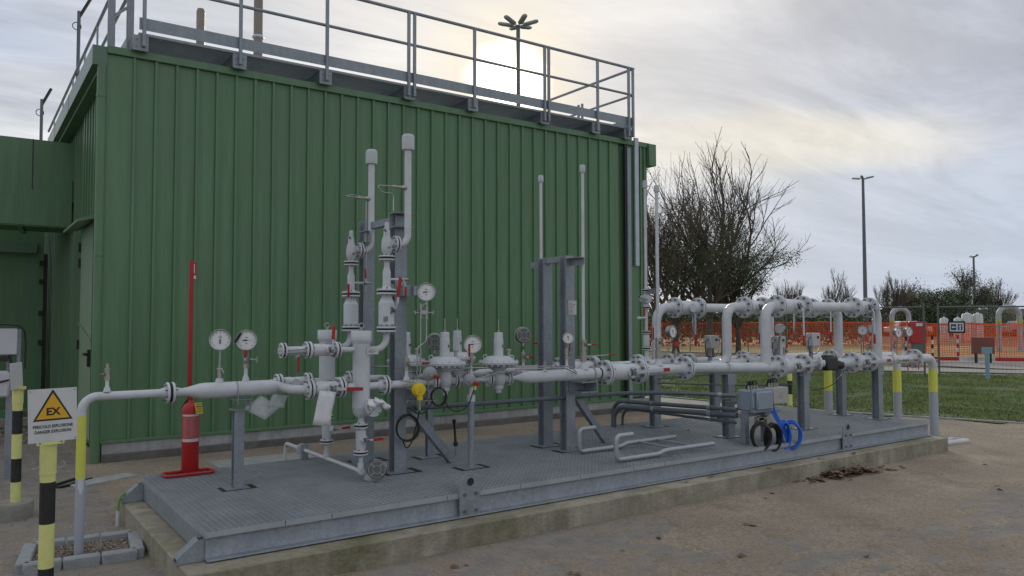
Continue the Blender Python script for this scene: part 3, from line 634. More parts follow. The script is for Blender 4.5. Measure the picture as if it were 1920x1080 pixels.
for x_, _ in lug_l:
    P_ = [(-0.092, 0.172), (0.092, 0.172), (0.092, 0.40), (0.080, 0.44), (0.058, 0.475), (0.03, 0.49), (0, 0.495), (-0.03, 0.49), (-0.058, 0.475), (-0.080, 0.44), (-0.092, 0.40)]
    lg = MB().prism(P_, (x_, -0.022, 0), (1,0,0), (0,0,1), (0, 0.017, 0)).build('lifting_lug', GALV, sk, bevel=0.002)
    b = MB()
    for dx in (-.05, .05):
        for z in (.215, .34): b.cyl((x_+dx, -0.021, z), (x_+dx, -0.036, z), 0.012, 6)
    b.build('lug_bolts', BOLT, lg); MB().cyl((x_, -0.0225, 0.43), (x_, -0.0235, 0.43), 0.031, 18).build('lug_hole', GASK, lg); MB().torus((x_, -0.024, 0.43), (0,1,0), 0.033, 0.003, 20, 6).build('hole_rim', GALV, lg)
for y_ in (0.03, 2.0):
    b = MB(); b.box(-0.17, y_, 0.168, -0.003, y_+0.09, 0.178)
    b.prism([(-0.003, .178), (-0.165, .178), (-0.165, .20), (-0.04, .30), (-0.003, .30)], (0, y_, 0), (1,0,0), (0,0,1), (0, 0.008, 0))
    b.prism([(-0.003, .178), (-0.165, .178), (-0.165, .20), (-0.04, .30), (-0.003, .30)], (0, y_+0.082, 0), (1,0,0), (0,0,1), (0, 0.008, 0))
    b.bar((-0.165, y_+0.045, .20), (-0.04, y_+0.045, .303), 0.09, 0.006); b.build('foot_gusset', GALV, sk, bevel=0.001)
# plates cut into the deck round each column
def footplate(x, y, w1=0.26, w2=0.16):
    MB().box(x-w1/2, y-w2/2, HD-0.001, x+w1/2, y+w2/2, HD+0.0015).build('foot_recess', GASK, sk, flat=True)
    MB().box(x-w1*0.38, y-w2/2+0.01, HD+0.0016, x+w1*0.30, y+w2/2-0.01, HD+0.006).build('base_plate', GALV, sk)
# ---------------------------------------------------------------- supports
def hcol(par, x, y, w1, z1, name='column', z0=HD+0.0065, t=0.008, cx=False):
    """H section; flanges seen face-on from -Y unless cx"""
    b = MB(); h = w1/2
    pr = [(-h,-h),(h,-h),(h,-h+t),(t/2,-h+t),(t/2,h-t),(h,h-t),(h,h),(-h,h),(-h,h-t),(-t/2,h-t),(-t/2,-h+t),(-h,-h+t)]
    if cx: pr = [(q, p) for p, q in pr][::-1]
    b.prism(pr, (x, y, z0), (1,0,0), (0,1,0), (0,0,z1-z0)); return b.build(name, GALV, par, sharp=20)
def ubolt(par, c, ax, r, drop=0.05):
    a = V(ax).normalized(); c = V(c); s_ = V((0,0,1)).cross(a).normalized(); rr = r+0.005
    pts = [c+s_*rr+V((0,0,-r-drop))]+[c+s_*rr*math.cos(R_(q))+V((0,0,1))*rr*math.sin(R_(q)) for q in range(0, 181, 20)]+[c-s_*rr+V((0,0,-r-drop))]
    MB().tube(pts, 0.005, 8).build('u_bolt', CHROME, par)
st1 = thing('support_post', 'short galvanised channel post clamping the fat inlet pipe near the fire extinguisher', 'support', (0.52, 1.18, HD)); footplate(0.52, 1.18)
hcol(st1, 0.52, 1.18, 0.075, 0.95); b = MB(); b.box(0.46, 1.12, 0.952, 0.60, 1.24, 0.962).box(0.592, 1.12, 0.962, 0.60, 1.24, 1.04).box(0.47, 1.12, 1.032, 0.591, 1.24, 1.04); b.build('saddle_bracket', GALV, st1, bevel=0.001); ubolt(st1, (0.50, 1.18, 1.11), (1,0,0), 0.061)
def bracket_c(par, x, y0, y1, z, w_=0.20, h=0.09):
    b = MB(); b.box(x-w_/2, y0, z, x+w_/2, y1, z+0.008).box(x-w_/2, y0, z-h, x+w_/2, y1, z-h+0.008).box(x-w_/2, y1-0.008, z-h+0.008, x+w_/2, y1, z); return b.build('pipe_bracket', GALV, par)
fr1 = thing('twin_column_stand', 'tall twin column galvanised frame carrying the two relief vent stacks', 'support', (1.86, 1.35, HD))
for y_, z1 in ((1.02, 2.55), (1.66, 2.575)): hcol(fr1, 1.82, y_, 0.11, z1); footplate(1.84, y_, 0.34, 0.2)
MB().bar((1.82, 1.08, 2.52), (1.82, 1.60, 2.52), 0.06, 0.06, (0,0,1)).build('cross_bar', GALV, fr1)
b = MB(); b.box(1.72, 0.875, 2.56, 1.90, 1.0, 2.568).box(1.72, 0.992, 2.44, 1.90, 1.0, 2.56).box(1.72, 0.875, 2.44, 1.90, 0.992, 2.448); b.build('vent_bracket', GALV, fr1)
b = MB(); b.box(1.72, 1.49, 2.46, 1.765, 1.60, 2.468).box(1.72, 1.49, 2.36, 1.765, 1.60, 2.368).box(1.765, 1.49, 2.36, 1.773, 1.60, 2.468); b.build('vent_bracket', GALV, fr1)
MB().box(1.68, 0.97, 1.88, 1.76, 1.04, 1.96).build('tube_clip', GALV, fr1)
bracket_c(fr1, 1.97, 0.76, 0.96, 1.055)
MB().bar((1.93, 1.08, 0.93), (2.44, 1.14, HD+0.01), 0.06, 0.075).build('brace', GALV, fr1)
fr2 = thing('twin_column_stand', 'twin column galvanised frame with cross arms holding two slim vent pipes', 'support', (3.7, 1.2, HD))
for y_ in (1.0, 1.36): hcol(fr2, 3.69, y_, 0.11, 2.29); footplate(3.72, y_, 0.34, 0.2)
MB().bar((3.69, 1.06, 2.26), (3.69, 1.31, 2.26), 0.06, 0.06).build('cross_bar', GALV, fr2)
b = MB(); b.box(3.62, 0.74, 2.255, 3.70, 0.943, 2.263).box(3.694, 0.74, 2.19, 3.70, 0.943, 2.255); b.build('vent_bracket', GALV, fr2)
b = MB(); b.box(3.70, 1.42, 2.255, 3.80, 1.62, 2.263).box(3.70, 1.42, 2.20, 3.706, 1.62, 2.255); b.build('vent_bracket', GALV, fr2)
b = MB(); b.box(3.66, 0.74, 1.035, 3.86, 0.94, 1.043).box(3.852, 0.74, 0.94, 3.86, 0.94, 1.035).box(3.66, 0.932, 0.94, 3.852, 0.94, 1.035).box(3.66, 0.74, 0.94, 3.852, 0.932, 0.948); b.build('pipe_bracket', GALV, fr2); ubolt(fr2, (3.86, 0.82, 1.12), (1,0,0), 0.059)
MB().bar((3.80, 1.06, 0.93), (4.33, 1.14, HD+0.01), 0.05, 0.07).build('brace', GALV, fr2)
pl_ = MB().box(3.66, 0.936, 1.70, 3.76, 0.942, 1.84).build('rating_plate', WHITE, fr2); b = MB()
for k in range(8): b.box(3.668, 0.9345, 1.715+k*0.014, 3.668+random.uniform(.03, .08), 0.9355, 1.718+k*0.014)
b.build('print_lines', INK, pl_, kind='stuff')
def tpost(label, x, y, z1, w1=0.10, wide=0.12, top='plate', g='galvanised posts under the right-hand manifold', cx=False):
    t = thing('support_post', label, 'support', (x, y, HD), g); footplate(x, y, 0.3, 0.2); hcol(t, x, y, w1, z1-0.008, cx=cx)
    b = MB(); b.box(x-wide/2-0.01, y-wide/2, z1-0.12, x+wide/2+0.01, y-wide/2+0.006, z1).box(x-wide/2-0.01, y-wide/2+0.006, z1-0.008, x+wide/2+0.01, y+wide/2, z1); b.build('head_plate', GALV, t); return t
tpost('post standing under the bend of the front pipe left of the junction box', 5.72, 0.66, 1.045); tpost('back post seen behind the left conduits by the building corner', 5.66, 1.72, 1.045)
tpost('post in front of the blue cable coil, right of the junction boxes', 6.95, 0.55, 1.04); tpost('dark post behind the front pipe showing over the lawn', 6.92, 1.86, 1.04)
tpost('slim post under the front manifold near the yellow banded middle riser', 8.55, 1.05, 1.04); tpost('last post at the right end of the deck under the red tagged lever', 8.52, 0.52, 1.04)
pp = thing('pipe_stand', 'round pole between the first regulators carrying the dial gauge branch', 'support', (2.44, 0.82, HD)); footplate(2.44, .82, .3, .18)
MB().tube([(2.44, .82, HD+.006), (2.44, .82, 0.93)], 0.03, 14).build('tube', GALV, pp); MB().tube([(2.44, .82, 0.93), (2.44, .82, 0.985)], 0.038, 14).build('collar', PIPE, pp); MB().tube([(2.44,.82,.985),(2.44,.82,1.08)], 0.02, 12).build('spigot', PIPE, pp)
pp = thing('pipe_stand', 'square stub post behind the long brace on the back line', 'support', (2.4, 1.5, HD)); footplate(2.4, 1.5, .3, .18); hcol(pp, 2.4, 1.5, 0.06, 1.08)
# ================================================================ PIPING
PY = {'front': 0.82, 'back': 1.54}
ZP = 1.115
# inlet
ip = thing('inlet_pipe', 'slim white inlet pipe with a yellow band rising from the gravel box at the left', 'pipe', (-0.55, 1.22, 0))
MB().tube(elbow_path([(-0.555, 1.2, -0.05), (-0.555, 1.19, ZP), (-0.02, 1.18, ZP)], 0.10, 10), 0.030, 20).build('pipe_tube', PIPE, ip)
MB().tube([(-0.555, 1.196, 0.55), (-0.555, 1.19, 0.985)], 0.0312, 20, False).build('yellow_band', YEL, ip)
MB().tube([(-0.555, 1.199, -0.03), (-0.555, 1.196, 0.55)], 0.0308, 20, False).build('grey_sleeve', PIPED, ip)
hd = thing('inlet_header', 'fat white header pipe with tapered neck between the first flange and the filters', 'pipe', (0.45, 1.18, ZP))
MB().lathe((0.02, 1.18, ZP), (1,0,0), [(0.0, 0.0), (0, 0.030), (0.09, 0.030), (0.12, 0.034), (0.21, 0.058), (0.25, 0.061), (0.70, 0.061), (0.76, 0.059), (0.82, 0.045), (0.86, 0.03), (0.87, 0)], 28).build('pipe_tube', PIPE, hd)
joint(ip, hd, (0.02, 1.18, ZP), (1,0,0), 0.078, 0.02, 0.014, 8, 0.03)
MB().tube(elbow_path([(0.95, 0.82, ZP), (0.85, 0.82, ZP), (0.85, 1.54, ZP), (0.95, 1.54, ZP)], 0.09, 8), 0.036, 18).build('cross_header', PIPE, hd)
for x_ in (-0.07, 0.12): MB().torus((x_ if x_ > 0 else -0.45, 1.18, ZP), (1,0,0), 0.0305, 0.002, 18, 5).build('weld_seam', PIPE, hd if x_ > 0 else ip)
def small(label, pts, r, rad=0.05, m=PIPE, seg=14, cat='pipe', name='pipe', group=None):
    o = MB().tube(elbow_path(pts, rad) if len(pts) > 2 else pts, r, seg).build(name, m, loc=pts[0]); return tag(o, label, cat, group)
tap('small capped tap with red lever on top of the inlet pipe by the building corner', (-0.40, 1.18, ZP+0.03), 0.20, 0.012, ((-1, -0.2, 0), (0.1, 1, 0), 0.06, 0.035))
def filt(y, which):
    f = thing('filter_vessel', 'front vertical filter vessel with the white cloth hung on its side flange' if which == 'front' else 'rear vertical filter vessel standing behind the upper bypass valve', 'filter', (1.39, y, 0.9), 'vertical filter vessels')
    MB().lathe((1.39, y, 0), (0,0,1), [(0.865, 0), (0.865, 0.026), (0.872, 0.04), (0.885, 0.055), (0.91, 0.066), (0.945, 0.07), (0.948, 0.0708), (0.951, 0.07), (1.45, 0.07), (1.453, 0.0712), (1.456, 0.07)], 32).build('vessel_shell', PIPE, f)
    cp = MB().lathe((1.39, y, 0), (0,0,1), [(1.456, 0), (1.456, 0.0695), (1.485, 0.084), (1.487, 0.085), (1.500, 0.085), (1.502, 0.083), (1.504, 0.083), (1.506, 0.085), (1.56, 0.085), (1.565, 0.082), (1.565, 0)], 32).build('screw_cap', PIPE, f)
    MB().torus((1.39, y, 1.605), (0.3,1,0), 0.020, 0.0055, 20, 8).cyl((1.39, y, 1.563), (1.39, y, 1.588), 0.012, 12).build('lifting_eye', CHROME, cp)
    MB().tube([(1.24, y, ZP), (1.33, y, ZP)], 0.030, 18).build('inlet_nozzle', PIPE, f); MB().tube([(1.45, y, ZP), (1.575, y, ZP)], 0.030, 18).build('outlet_nozzle', PIPE, f)
    MB().lathe((1.39, y, 0), (0,0,1), [(0.80, 0.024), (0.872, 0.024)], 18).build('drain_nozzle', PIPE, f)
    pl = MB().obox((1.455, y-0.074, 1.40), V((0.10, 0.0, 0)), V((0, 0.003, 0)), V((0, 0, 0.05))).build('name_plate', WHITE, f)
    b = MB()
    for k, (a, c) in enumerate(((-.035, .01), (-.04, .035), (-.04, -.005), (-.03, .02))): b.box(1.455+a, y-0.0765, 1.388+k*0.009+0.0, 1.455+c, y-0.0757, 1.3905+k*0.009)
    b.build('plate_print', INK, pl, kind='stuff')
    flange(f, (1.39, y, 0.797), (0,0,1), 1, 0.058, 0.014, 0.012, 4, 0.024, True, hl=0.02)
    # upper nozzle and its elbow up to the relief stack
    MB().tube(elbow_path([(1.44, y, 1.41), (1.612, y, 1.41), (1.612, y, 1.545)], 0.10, 8), 0.027, 18).build('vent_elbow', PIPE, f)
    flange(f, (1.612, y, 1.575), (0,0,1), -1, 0.080, 0.018, 0.010, 8, 0.027, True, hl=0.02)
    dv_ = ball_valve('lower drain valve under the %s filter, dark red lever' % which, (1.39, y, 0.797), (1.39, y, 0.585), 0.042, 0.058, 4, (0.2,-1,0) if which == 'front' else (0.9,-0.6,0), (1, 0.1, 0) if which == 'front' else (1,0.3,0), 0.14, 0.09, 0.016, t=0.014, group='drain valves under the filters')
    return f
filts = {k: filt(PY[k], k) for k in ('front', 'back')}
b = thing('side_flange', 'round blind flange on the flank of the front filter under a draped cloth', 'flange', (1.44, 0.66, 0.95))
MB().tube([(1.42, 0.78, 0.955), (1.42, 0.66, 0.955)], 0.024, 16).build('nozzle', PIPE, b); flange(b, (1.42, 0.655, 0.955), (0,1,0), 1, 0.066, 0.014, 0.004, 4, 0.024, False); flange(b, (1.42, 0.655, 0.955), (0,1,0), -1, 0.070, 0.016, 0.004, 4, 0.024, False)
cl_ = MB(); NW, NH = 15, 10
for j in range(NH):
    for i in range(NW):
        u_ = i/(NW-1); q = j/(NH-1); w1 = 0.020*math.sin(u_*17+q*3)+0.014*math.sin(u_*31+1+q*5); edge = 0.02*noise.noise(V((u_*5, 7, 3)))
        x_ = 1.36+u_*0.17+0.012*math.sin(q*9+u_*4); y_ = 0.66-0.045*math.sin(q*3.14)-0.035*q+w1*0.8; z_ = 1.030-0.03*abs(u_-0.4)-q*(0.055+0.022*math.sin(u_*8)+edge)+w1*0.35-0.03*max(0, u_-0.6)
        cl_.v.append(V((x_, y_, z_)))
cl_.f = [(j*NW+i, j*NW+i+1, (j+1)*NW+i+1, (j+1)*NW+i) for j in range(NH-1) for i in range(NW-1)]
o = cl_.build('white_cloth', CLOTH, loc=(1.45, 0.62, 1.0), sharp=180); o.modifiers.new('solid', 'SOLIDIFY').thickness = 0.003; tag(o, 'crumpled white cloth draped over the side flange of the front filter', 'cloth')
# valves upstream of the filters
ball_valve('ball valve with long level red lever just left of the front filter', (0.955, .82, ZP), (1.215, .82, ZP), 0.060, 0.080, 8, (0,-1,0), (1, 0, -0.04), 0.235, 0.135, 0.022, stemfrac=0.62)
ball_valve('ball valve on the rear branch left of the rear filter', (0.955, 1.54, ZP), (1.215, 1.54, ZP), 0.050, 0.080, 8, (0,-1,0), None, 0.2, 0.11, 0.02)
for y_, wh in ((.82, 'front'), (1.54, 'back')):
    flange(hd, (0.955, y_, ZP), (1,0,0), -1, 0.080, 0.02, 0.006, 8, 0.036, True, hl=0.02); flange(filts[wh], (1.215, y_, ZP), (1,0,0), 1, 0.080, 0.018, 0.008, 8, 0.03, True, hl=0.03)
    MB().disc((0.952, y_, ZP), (1,0,0), 0, 0.006, 0.055).disc((1.212, y_, ZP), (1,0,0), 0, 0.006, 0.055).build('gaskets', GASK, hd)
# upper bypass branch left of the front filter
bp_ = thing('bypass_branch', 'upper white branch pipe sticking out left from the front filter with a blind end', 'pipe', (0.86, .82, 1.42))
MB().tube([(0.745, .82, 1.42), (0.93, .82, 1.42)], 0.030, 18).build('pipe_tube', PIPE, bp_); MB().tube([(1.19, .82, 1.415), (1.33, .82, 1.415)], 0.021, 16).build('reduced_tube', PIPE, bp_)
flange(bp_, (0.745, .82, 1.42), (1,0,0), 1, 0.060, 0.014, 0.008, 4, 0.03, False); flange(bp_, (0.745, .82, 1.42), (1,0,0), -1, 0.060, 0.016, 0.008, 4, 0.03, False)
flange(bp_, (0.938, .82, 1.42), (1,0,0), -1, 0.066, 0.016, 0.008, 8, 0.03, False); flange(bp_, (1.182, .82, 1.415), (1,0,0), 1, 0.062, 0.014, 0.008, 4, 0.021, True, hl=0.02)
rd = MB()
for dz, dy in ((0, -0.05), (0.02, -0.045), (-0.018, -0.03)): rd.tube([(0.70, .82+dy, 1.40+dz), (0.93, .82+dy*0.9, 1.41+dz)], 0.0035, 6)
rd.build('stud_rods', CHROME, bp_, kind='stuff')
ball_valve('upper bypass ball valve with its red lever standing upright', (0.938, .82, 1.42), (1.182, .82, 1.415), 0.048, 0.066, 8, (0,-1,0), (0.05, 0, 1), 0.19, 0.105, 0.018, stemfrac=0.68)
lv = thing('branch_lever', 'red lever hanging down below the blind left end of the upper branch', 'lever', (0.86, .8, 1.38)); MB().cyl((0.86, 0.82, 1.36), (0.86, 0.82, 1.395), 0.016, 10).build('bonnet', PIPE, lv); MB().bar((0.86, 0.80, 1.372), (0.86, 0.80, 1.25), 0.018, 0.008, (0,1,0)).build('grip', REDG, lv, bevel=0.003)
# drains
dn = thing('drain_pipe', 'thin white drain pipe running low across the deck beneath both filters', 'pipe', (1.39, 1.5, 0.43))
MB().tube(elbow_path([(1.39, .82, 0.57), (1.39, .82, 0.435), (1.39, 2.60, 0.435), (1.39, 2.60, 0.0)], 0.06, 8), 0.017, 14).build('pipe_tube', PIPE, dn); MB().tube([(1.39, 1.54, 0.57), (1.39, 1.54, 0.43)], 0.017, 14).build('branch', PIPE, dn)
for y_ in (.82, 1.54):
    flange(dn, (1.39, y_, 0.585), (0,0,1), -1, 0.058, 0.014, 0.010, 4, 0.019, True, hl=0.02); MB().tube([(1.39, y_, 0.455), (1.39, y_, 0.50)], 0.026, 12).build('socket', PIPE, dn)
MB().tube([(1.39, .80, 0.435), (1.39, .86, 0.435)], 0.026, 12).build('socket', PIPE, dn)
MB().lathe((1.39, 2.10, 0.435), (0,1,0), [(0, 0), (0, .055), (0.012, .055), (0.012, 0)], 24).lathe((1.39, 2.135, 0.435), (0,1,0), [(0, 0), (0, .055), (0.012, .055), (0.012, 0)], 24).build('flange', PIPE, dn); MB().box(1.36, 2.055, HD, 1.42, 2.095, 0.49).build('bracket', GALV, dn)
# relief stacks
def stack(y, wh):
    X = 1.612; t = thing('isolation_valve', 'tall white isolation valve body under the %s relief stack' % ('front' if wh == 'front' else 'rear'), 'valve', (X, y, 1.575), 'isolation valves under the relief stacks')
    flange(t, (X, y, 1.575), (0,0,1), 1, 0.080, 0.018, 0.010, 8, 0.04, False); flange(t, (X, y, 1.885), (0,0,1), -1, 0.082, 0.018, 0.010, 8, 0.04, False)
    MB().lathe((X, y, 1.595), (0,0,1), [(0, .05), (0.01, .062), (0.02, .066), (0.20, .066), (0.21, .06), (0.24, .045), (0.27, .042)], 12 if wh == 'front' else 28).build('body', PIPE, t, sharp=20)
    MB().disc((X, y, 1.57), (0,0,1), 0, 0.010, 0.055).disc((X, y, 1.88), (0,0,1), 0, 0.010, 0.055).build('gaskets', GASK, t)
    if wh == 'front':
        lever(t, (X+0.03, y-0.066, 1.73), (0,-1,0), (0.12, 0, 1), 0.27, 0.16, 0.022, 0.006, 0.03, crank=0.06)
        MB().box(X-0.055, y-0.062, 1.64, X-0.015, y-0.0585, 1.68).build('data_plate', BOLT, t)
    else:
        MB().bar((X-0.055, y-0.07, 1.86), (X-0.055, y-0.07, 1.975), 0.02, 0.012, (0,1,0)).build('grip', REDG, t, bevel=0.003)
    r_ = thing('relief_valve', 'white spring relief valve crowning the %s' % ('right-hand front stack' if wh == 'front' else 'left-hand rear stack'), 'relief valve', (X, y, 1.885), 'spring relief valves')
    flange(r_, (X, y, 1.885), (0,0,1), 1, 0.082, 0.018, 0.010, 8, 0.033, True, hl=0.02)
    MB().lathe((X, y, 0), (0,0,1), [(1.91, .033), (2.03, .033), (2.045, .034), (2.09, .022), (2.14, .022), (2.15, .03)], 22).build('inlet_spool', PIPE, r_)
    flange(r_, (X, y, 2.165), (0,0,1), -1, 0.066, 0.014, 0.010, 6, 0.022, False); flange(r_, (X, y, 2.165), (0,0,1), 1, 0.066, 0.014, 0.010, 6, 0.022, False)
    MB().lathe((X, y, 0), (0,0,1), [(2.18, .028), (2.20, .030), (2.215, .042), (2.24, .046), (2.30, .044), (2.335, .036), (2.34, .030), (2.39, .026), (2.395, .024), (2.40, .020), (2.45, .020), (2.462, .016), (2.468, 0)], 20).build('bonnet', CASTP, r_)
    bb = MB(); bb.cyl((X-0.02, y-0.02, 2.39), (X-0.045, y-0.04, 2.40), 0.009, 8).cyl((X, y-0.03, 2.25), (X, y-0.06, 2.25), 0.010, 6); bb.build('lift_pin', BOLT, r_)
    MB().tube([(X+0.03, y, 2.285), (X+0.075, y, 2.285)], 0.03, 16).build('outlet_nozzle', CASTP, r_)
    flange(r_, (X+0.085, y, 2.285), (1,0,0), -1, 0.07, 0.016, 0.006, 8, 0.03, False)
    v_ = thing('vent_pipe', 'tall %s white vent pipe with cap, %s' % (('right-hand', 'reaching highest of all') if wh == 'front' else ('left-hand', 'rising behind the twin columns')), 'vent pipe', (X+0.09, y, 2.285), 'capped vent pipes of the relief valves')
    flange(v_, (X+0.085, y, 2.285), (1,0,0), 1, 0.07, 0.016, 0.006, 8, 0.03, False)
    MB().tube(elbow_path([(X+0.105, y, 2.285), (X+0.195, y, 2.285), (X+0.195, y, 3.14)], 0.085, 9), 0.029, 18).build('pipe_tube', PIPE, v_)
    for z in (3.03, 2.39): MB().torus((X+0.195, y, z), (0,0,1), 0.0292, 0.0018, 18, 5).build('weld_seam', PIPE, v_)
    MB().lathe((X+0.195, y, 0), (0,0,1), [(3.093, 0.03), (3.093, 0.052), (3.115, 0.054), (3.20, 0.054), (3.215, 0.051), (3.226, 0.040), (3.229, 0)], 26).build('rain_cap', CASTP, v_)
    z = 2.77
    MB().lathe((X+0.195, y, z), (-1,0,0), [(0.02, .028), (0.035, .022), (0.06, .012), (0.10, .010), (0.12, .014), (0.14, .009), (0.16, .006)], 12).build('side_nipple', BRASSY, v_)
    if wh == 'front': MB().tube(elbow_path([(X+0.04, y, z), (X-0.09, y, z-0.005), (X-0.05, y, z-0.06), (X+0.06, y, z-0.06), (X+0.06, y, 2.56)], 0.025, 4), 0.005, 8).build('sense_tube', CHROME, v_)
    else: MB().tube(elbow_path([(X+0.04, y, z), (X-0.07, y, z), (X+0.0, y, z+0.02), (X+0.13, y, z+0.01), (X+0.145, y, z-0.03), (X+0.145, y, 1.5)], 0.02, 4), 0.005, 8).build('sense_tube', CHROME, v_)
    s_ = thing('sample_valve', 'small needle valve with red lever on the side of the %s stack' % ('front' if wh == 'front' else 'rear'), 'valve', (X+0.03, y, 2.0), 'small side valves of the relief stacks')
    MB().tube([(X+0.03, y, 1.99), (X+0.12, y, 1.99)], 0.010, 10).build('nipple', PIPE, s_); MB().tube([(X+0.12, y, 1.99), (X+0.155, y, 1.99)], 0.018, 6).tube([(X+0.155, y, 1.99), (X+0.20, y, 1.995)], 0.010, 8).build('body', CHROME, s_)
    if wh == 'front': MB().bar((X+0.14, y-0.025, 1.985), (X+0.165, y-0.025, 1.93), 0.014, 0.005, (0,1,0)).build('lever', CHROME, s_); MB().bar((X+0.165, y-0.025, 1.93), (X+0.165, y-0.025, 1.84), 0.018, 0.010, (0,1,0)).build('grip', REDG, s_, bevel=0.003)
    else: MB().bar((X+0.14, y-0.025, 2.0), (X+0.13, y-0.025, 2.03), 0.014, 0.005, (0,1,0)).build('lever', CHROME, s_); MB().bar((X+0.13, y-0.025, 2.03), (X+0.125, y-0.025, 2.12), 0.018, 0.010, (0,1,0)).build('grip', REDG, s_, bevel=0.003)
stack(.82, 'front'); stack(1.54, 'back')
# ---------------------------------------------------------------- regulator lines
def reg(x, y, z0, label, face=1):
    t = thing('pressure_regulator', label, 'regulator', (x, y, 1.0), 'diaphragm pressure regulators')
    MB().lathe((x, y, z0), (0,0,1), [(-0.125, 0), (-0.125, .026), (-0.09, .026), (-0.088, .043), (-0.055, .045), (-0.04, .058), (0.0, .066), (0.04, .062), (0.075, .05), (0.09, .075), (0.12, .10), (0.135, .165)], 26).build('body', CASTP, t)
    dsk = MB().lathe((x, y, z0), (0,0,1), [(0.135, 0), (0.135, .180), (0.144, .183), (0.155, .183), (0.160, .178), (0.163, .15), (0.185, .135), (0.205, .10), (0.21, .06), (0.21, 0)], 36).build('diaphragm_case', CASTP, t)
    bb = MB()
    for k in range(20):
        q = 2*math.pi*k/20; p = V((x+0.170*math.cos(q), y+0.170*math.sin(q), z0)); bb.cyl(p+V((0,0,.120)), p+V((0,0,.134)), .008, 6); bb.cyl(p+V((0,0,.159)), p+V((0,0,.170)), .008, 6)
    bb.build('rim_bolts', CASTP, dsk, kind='stuff')
    MB().lathe((x, y, z0), (0,0,1), [(0.205, .044), (0.36, .044), (0.363, .040), (0.415, .040), (0.42, .036), (0.42, 0)], 26).build('spring_housing', PIPE, t)
    MB().cyl((x, y, z0+.42), (x, y, z0+.44), .013, 8).build('adjuster_nut', CHROME, t); MB().cyl((x, y, z0+.44), (x, y, z0+.54), .0045, 8).build('adjuster_rod', BRASSY, t)
    MB().lathe((x+0.10, y-0.02, z0+.2), (0,0,1), [(-.02, .015), (.05, .015), (.052, .023), (.062, .024), (.068, .018), (.07, 0)], 16).build('breather', BRASSY, t)
    MB().torus((x+0.075, y-0.105, z0+.195), (0.4,1,0), .018, .005, 18, 8).torus((x-0.085, y+0.09, z0+.20), (0.4,1,0), .018, .005, 18, 8).build('lifting_eyes', CASTP, t)
    pl = MB().obox((x+0.025, y-0.0435, z0+0.30), V((0.034, 0.012, 0)), V((0, .003, 0)), V((0, 0, .022))).build('data_plate', BOLT, t)
    flange(t, (x-0.105, y, z0), (1,0,0), 1, .068, .016, .005, 4, .03, True, CASTP, 0.03); flange(t, (x+0.105, y, z0), (1,0,0), -1, .068, .016, .005, 4, .03, True, CASTP, 0.03)
    return t
reg(2.17, .82, ZP+.01, 'front regulator nearest the camera, left of the facing gauge'); reg(2.735, .82, ZP, 'front regulator standing alone right of the facing gauge')
reg(2.17, 1.54, ZP, 'rear regulator half hidden behind the left twin column'); reg(2.735, 1.54, ZP+.01, 'rear regulator between the two facing gauges')
for wh in ('front', 'back'):
    y = PY[wh]; t = thing('regulator_line', 'white %s line pipe linking filter, regulators and first big valve' % ('front' if wh == 'front' else 'rear'), 'pipe', (1.8, y, ZP), 'white regulator line pipes')
    joint(filts[wh], t, (1.60, y, ZP), (1,0,0), 0.080, 0.018, 0.008, 8, 0.032)
    MB().lathe((1.62, y, ZP), (1,0,0), [(0.0, .032), (0.30, .032), (0.36, .024), (0.43, .022)], 20).build('pipe_tube', PIPE, t)
    flange(t, (2.062, y, ZP), (1,0,0), -1, .068, .014, .005, 4, .022, True, hl=.02); flange(t, (2.278, y, ZP), (1,0,0), 1, .068, .014, .005, 4, .018, False)
    MB().lathe((2.28, y, ZP), (1,0,0), [(0, .030), (.08, .018), (.26, .018), (.34, .024)], 16).build('link_tube', PIPE, t)
    MB().lathe((2.44, y, ZP-0.05), (0,0,1), [(0, .02), (0, .026), (.1, .026), (.1, .02)], 14).build('tee', PIPE, t)
    flange(t, (2.628, y, ZP), (1,0,0), -1, .066, .014, .005, 4, .022, True, hl=.02); flange(t, (2.842, y, ZP), (1,0,0), 1, .066, .014, .005, 4, .022, False)
    MB().lathe((2.86, y, ZP), (1,0,0), [(0, .018), (.05, .018), (.17, .050), (.21, .057), (1.08, .057)], 28).build('outlet_pipe', PIPE, t)
    flange(t, (4.03, y, ZP), (1,0,0), -1, .130, .022, .006, 8, .057, True)
    if wh == 'front': ubolt(t, (1.99, y, ZP), (1,0,0), 0.03, 0.03)
    ball_valve('big %s ball valve mid-skid%s' % (('front', ', long lever ending in a red tag') if wh == 'front' else ('rear', ' half hidden behind the columns')), (4.03, y, ZP), (4.50, y, ZP), 0.085, 0.130, 8, (0,-1,0) if wh == 'front' else (0,0,1), (1,0,0.02), 0.50, 0.085, 0.03, boss=0.05, stemfrac=0.62)
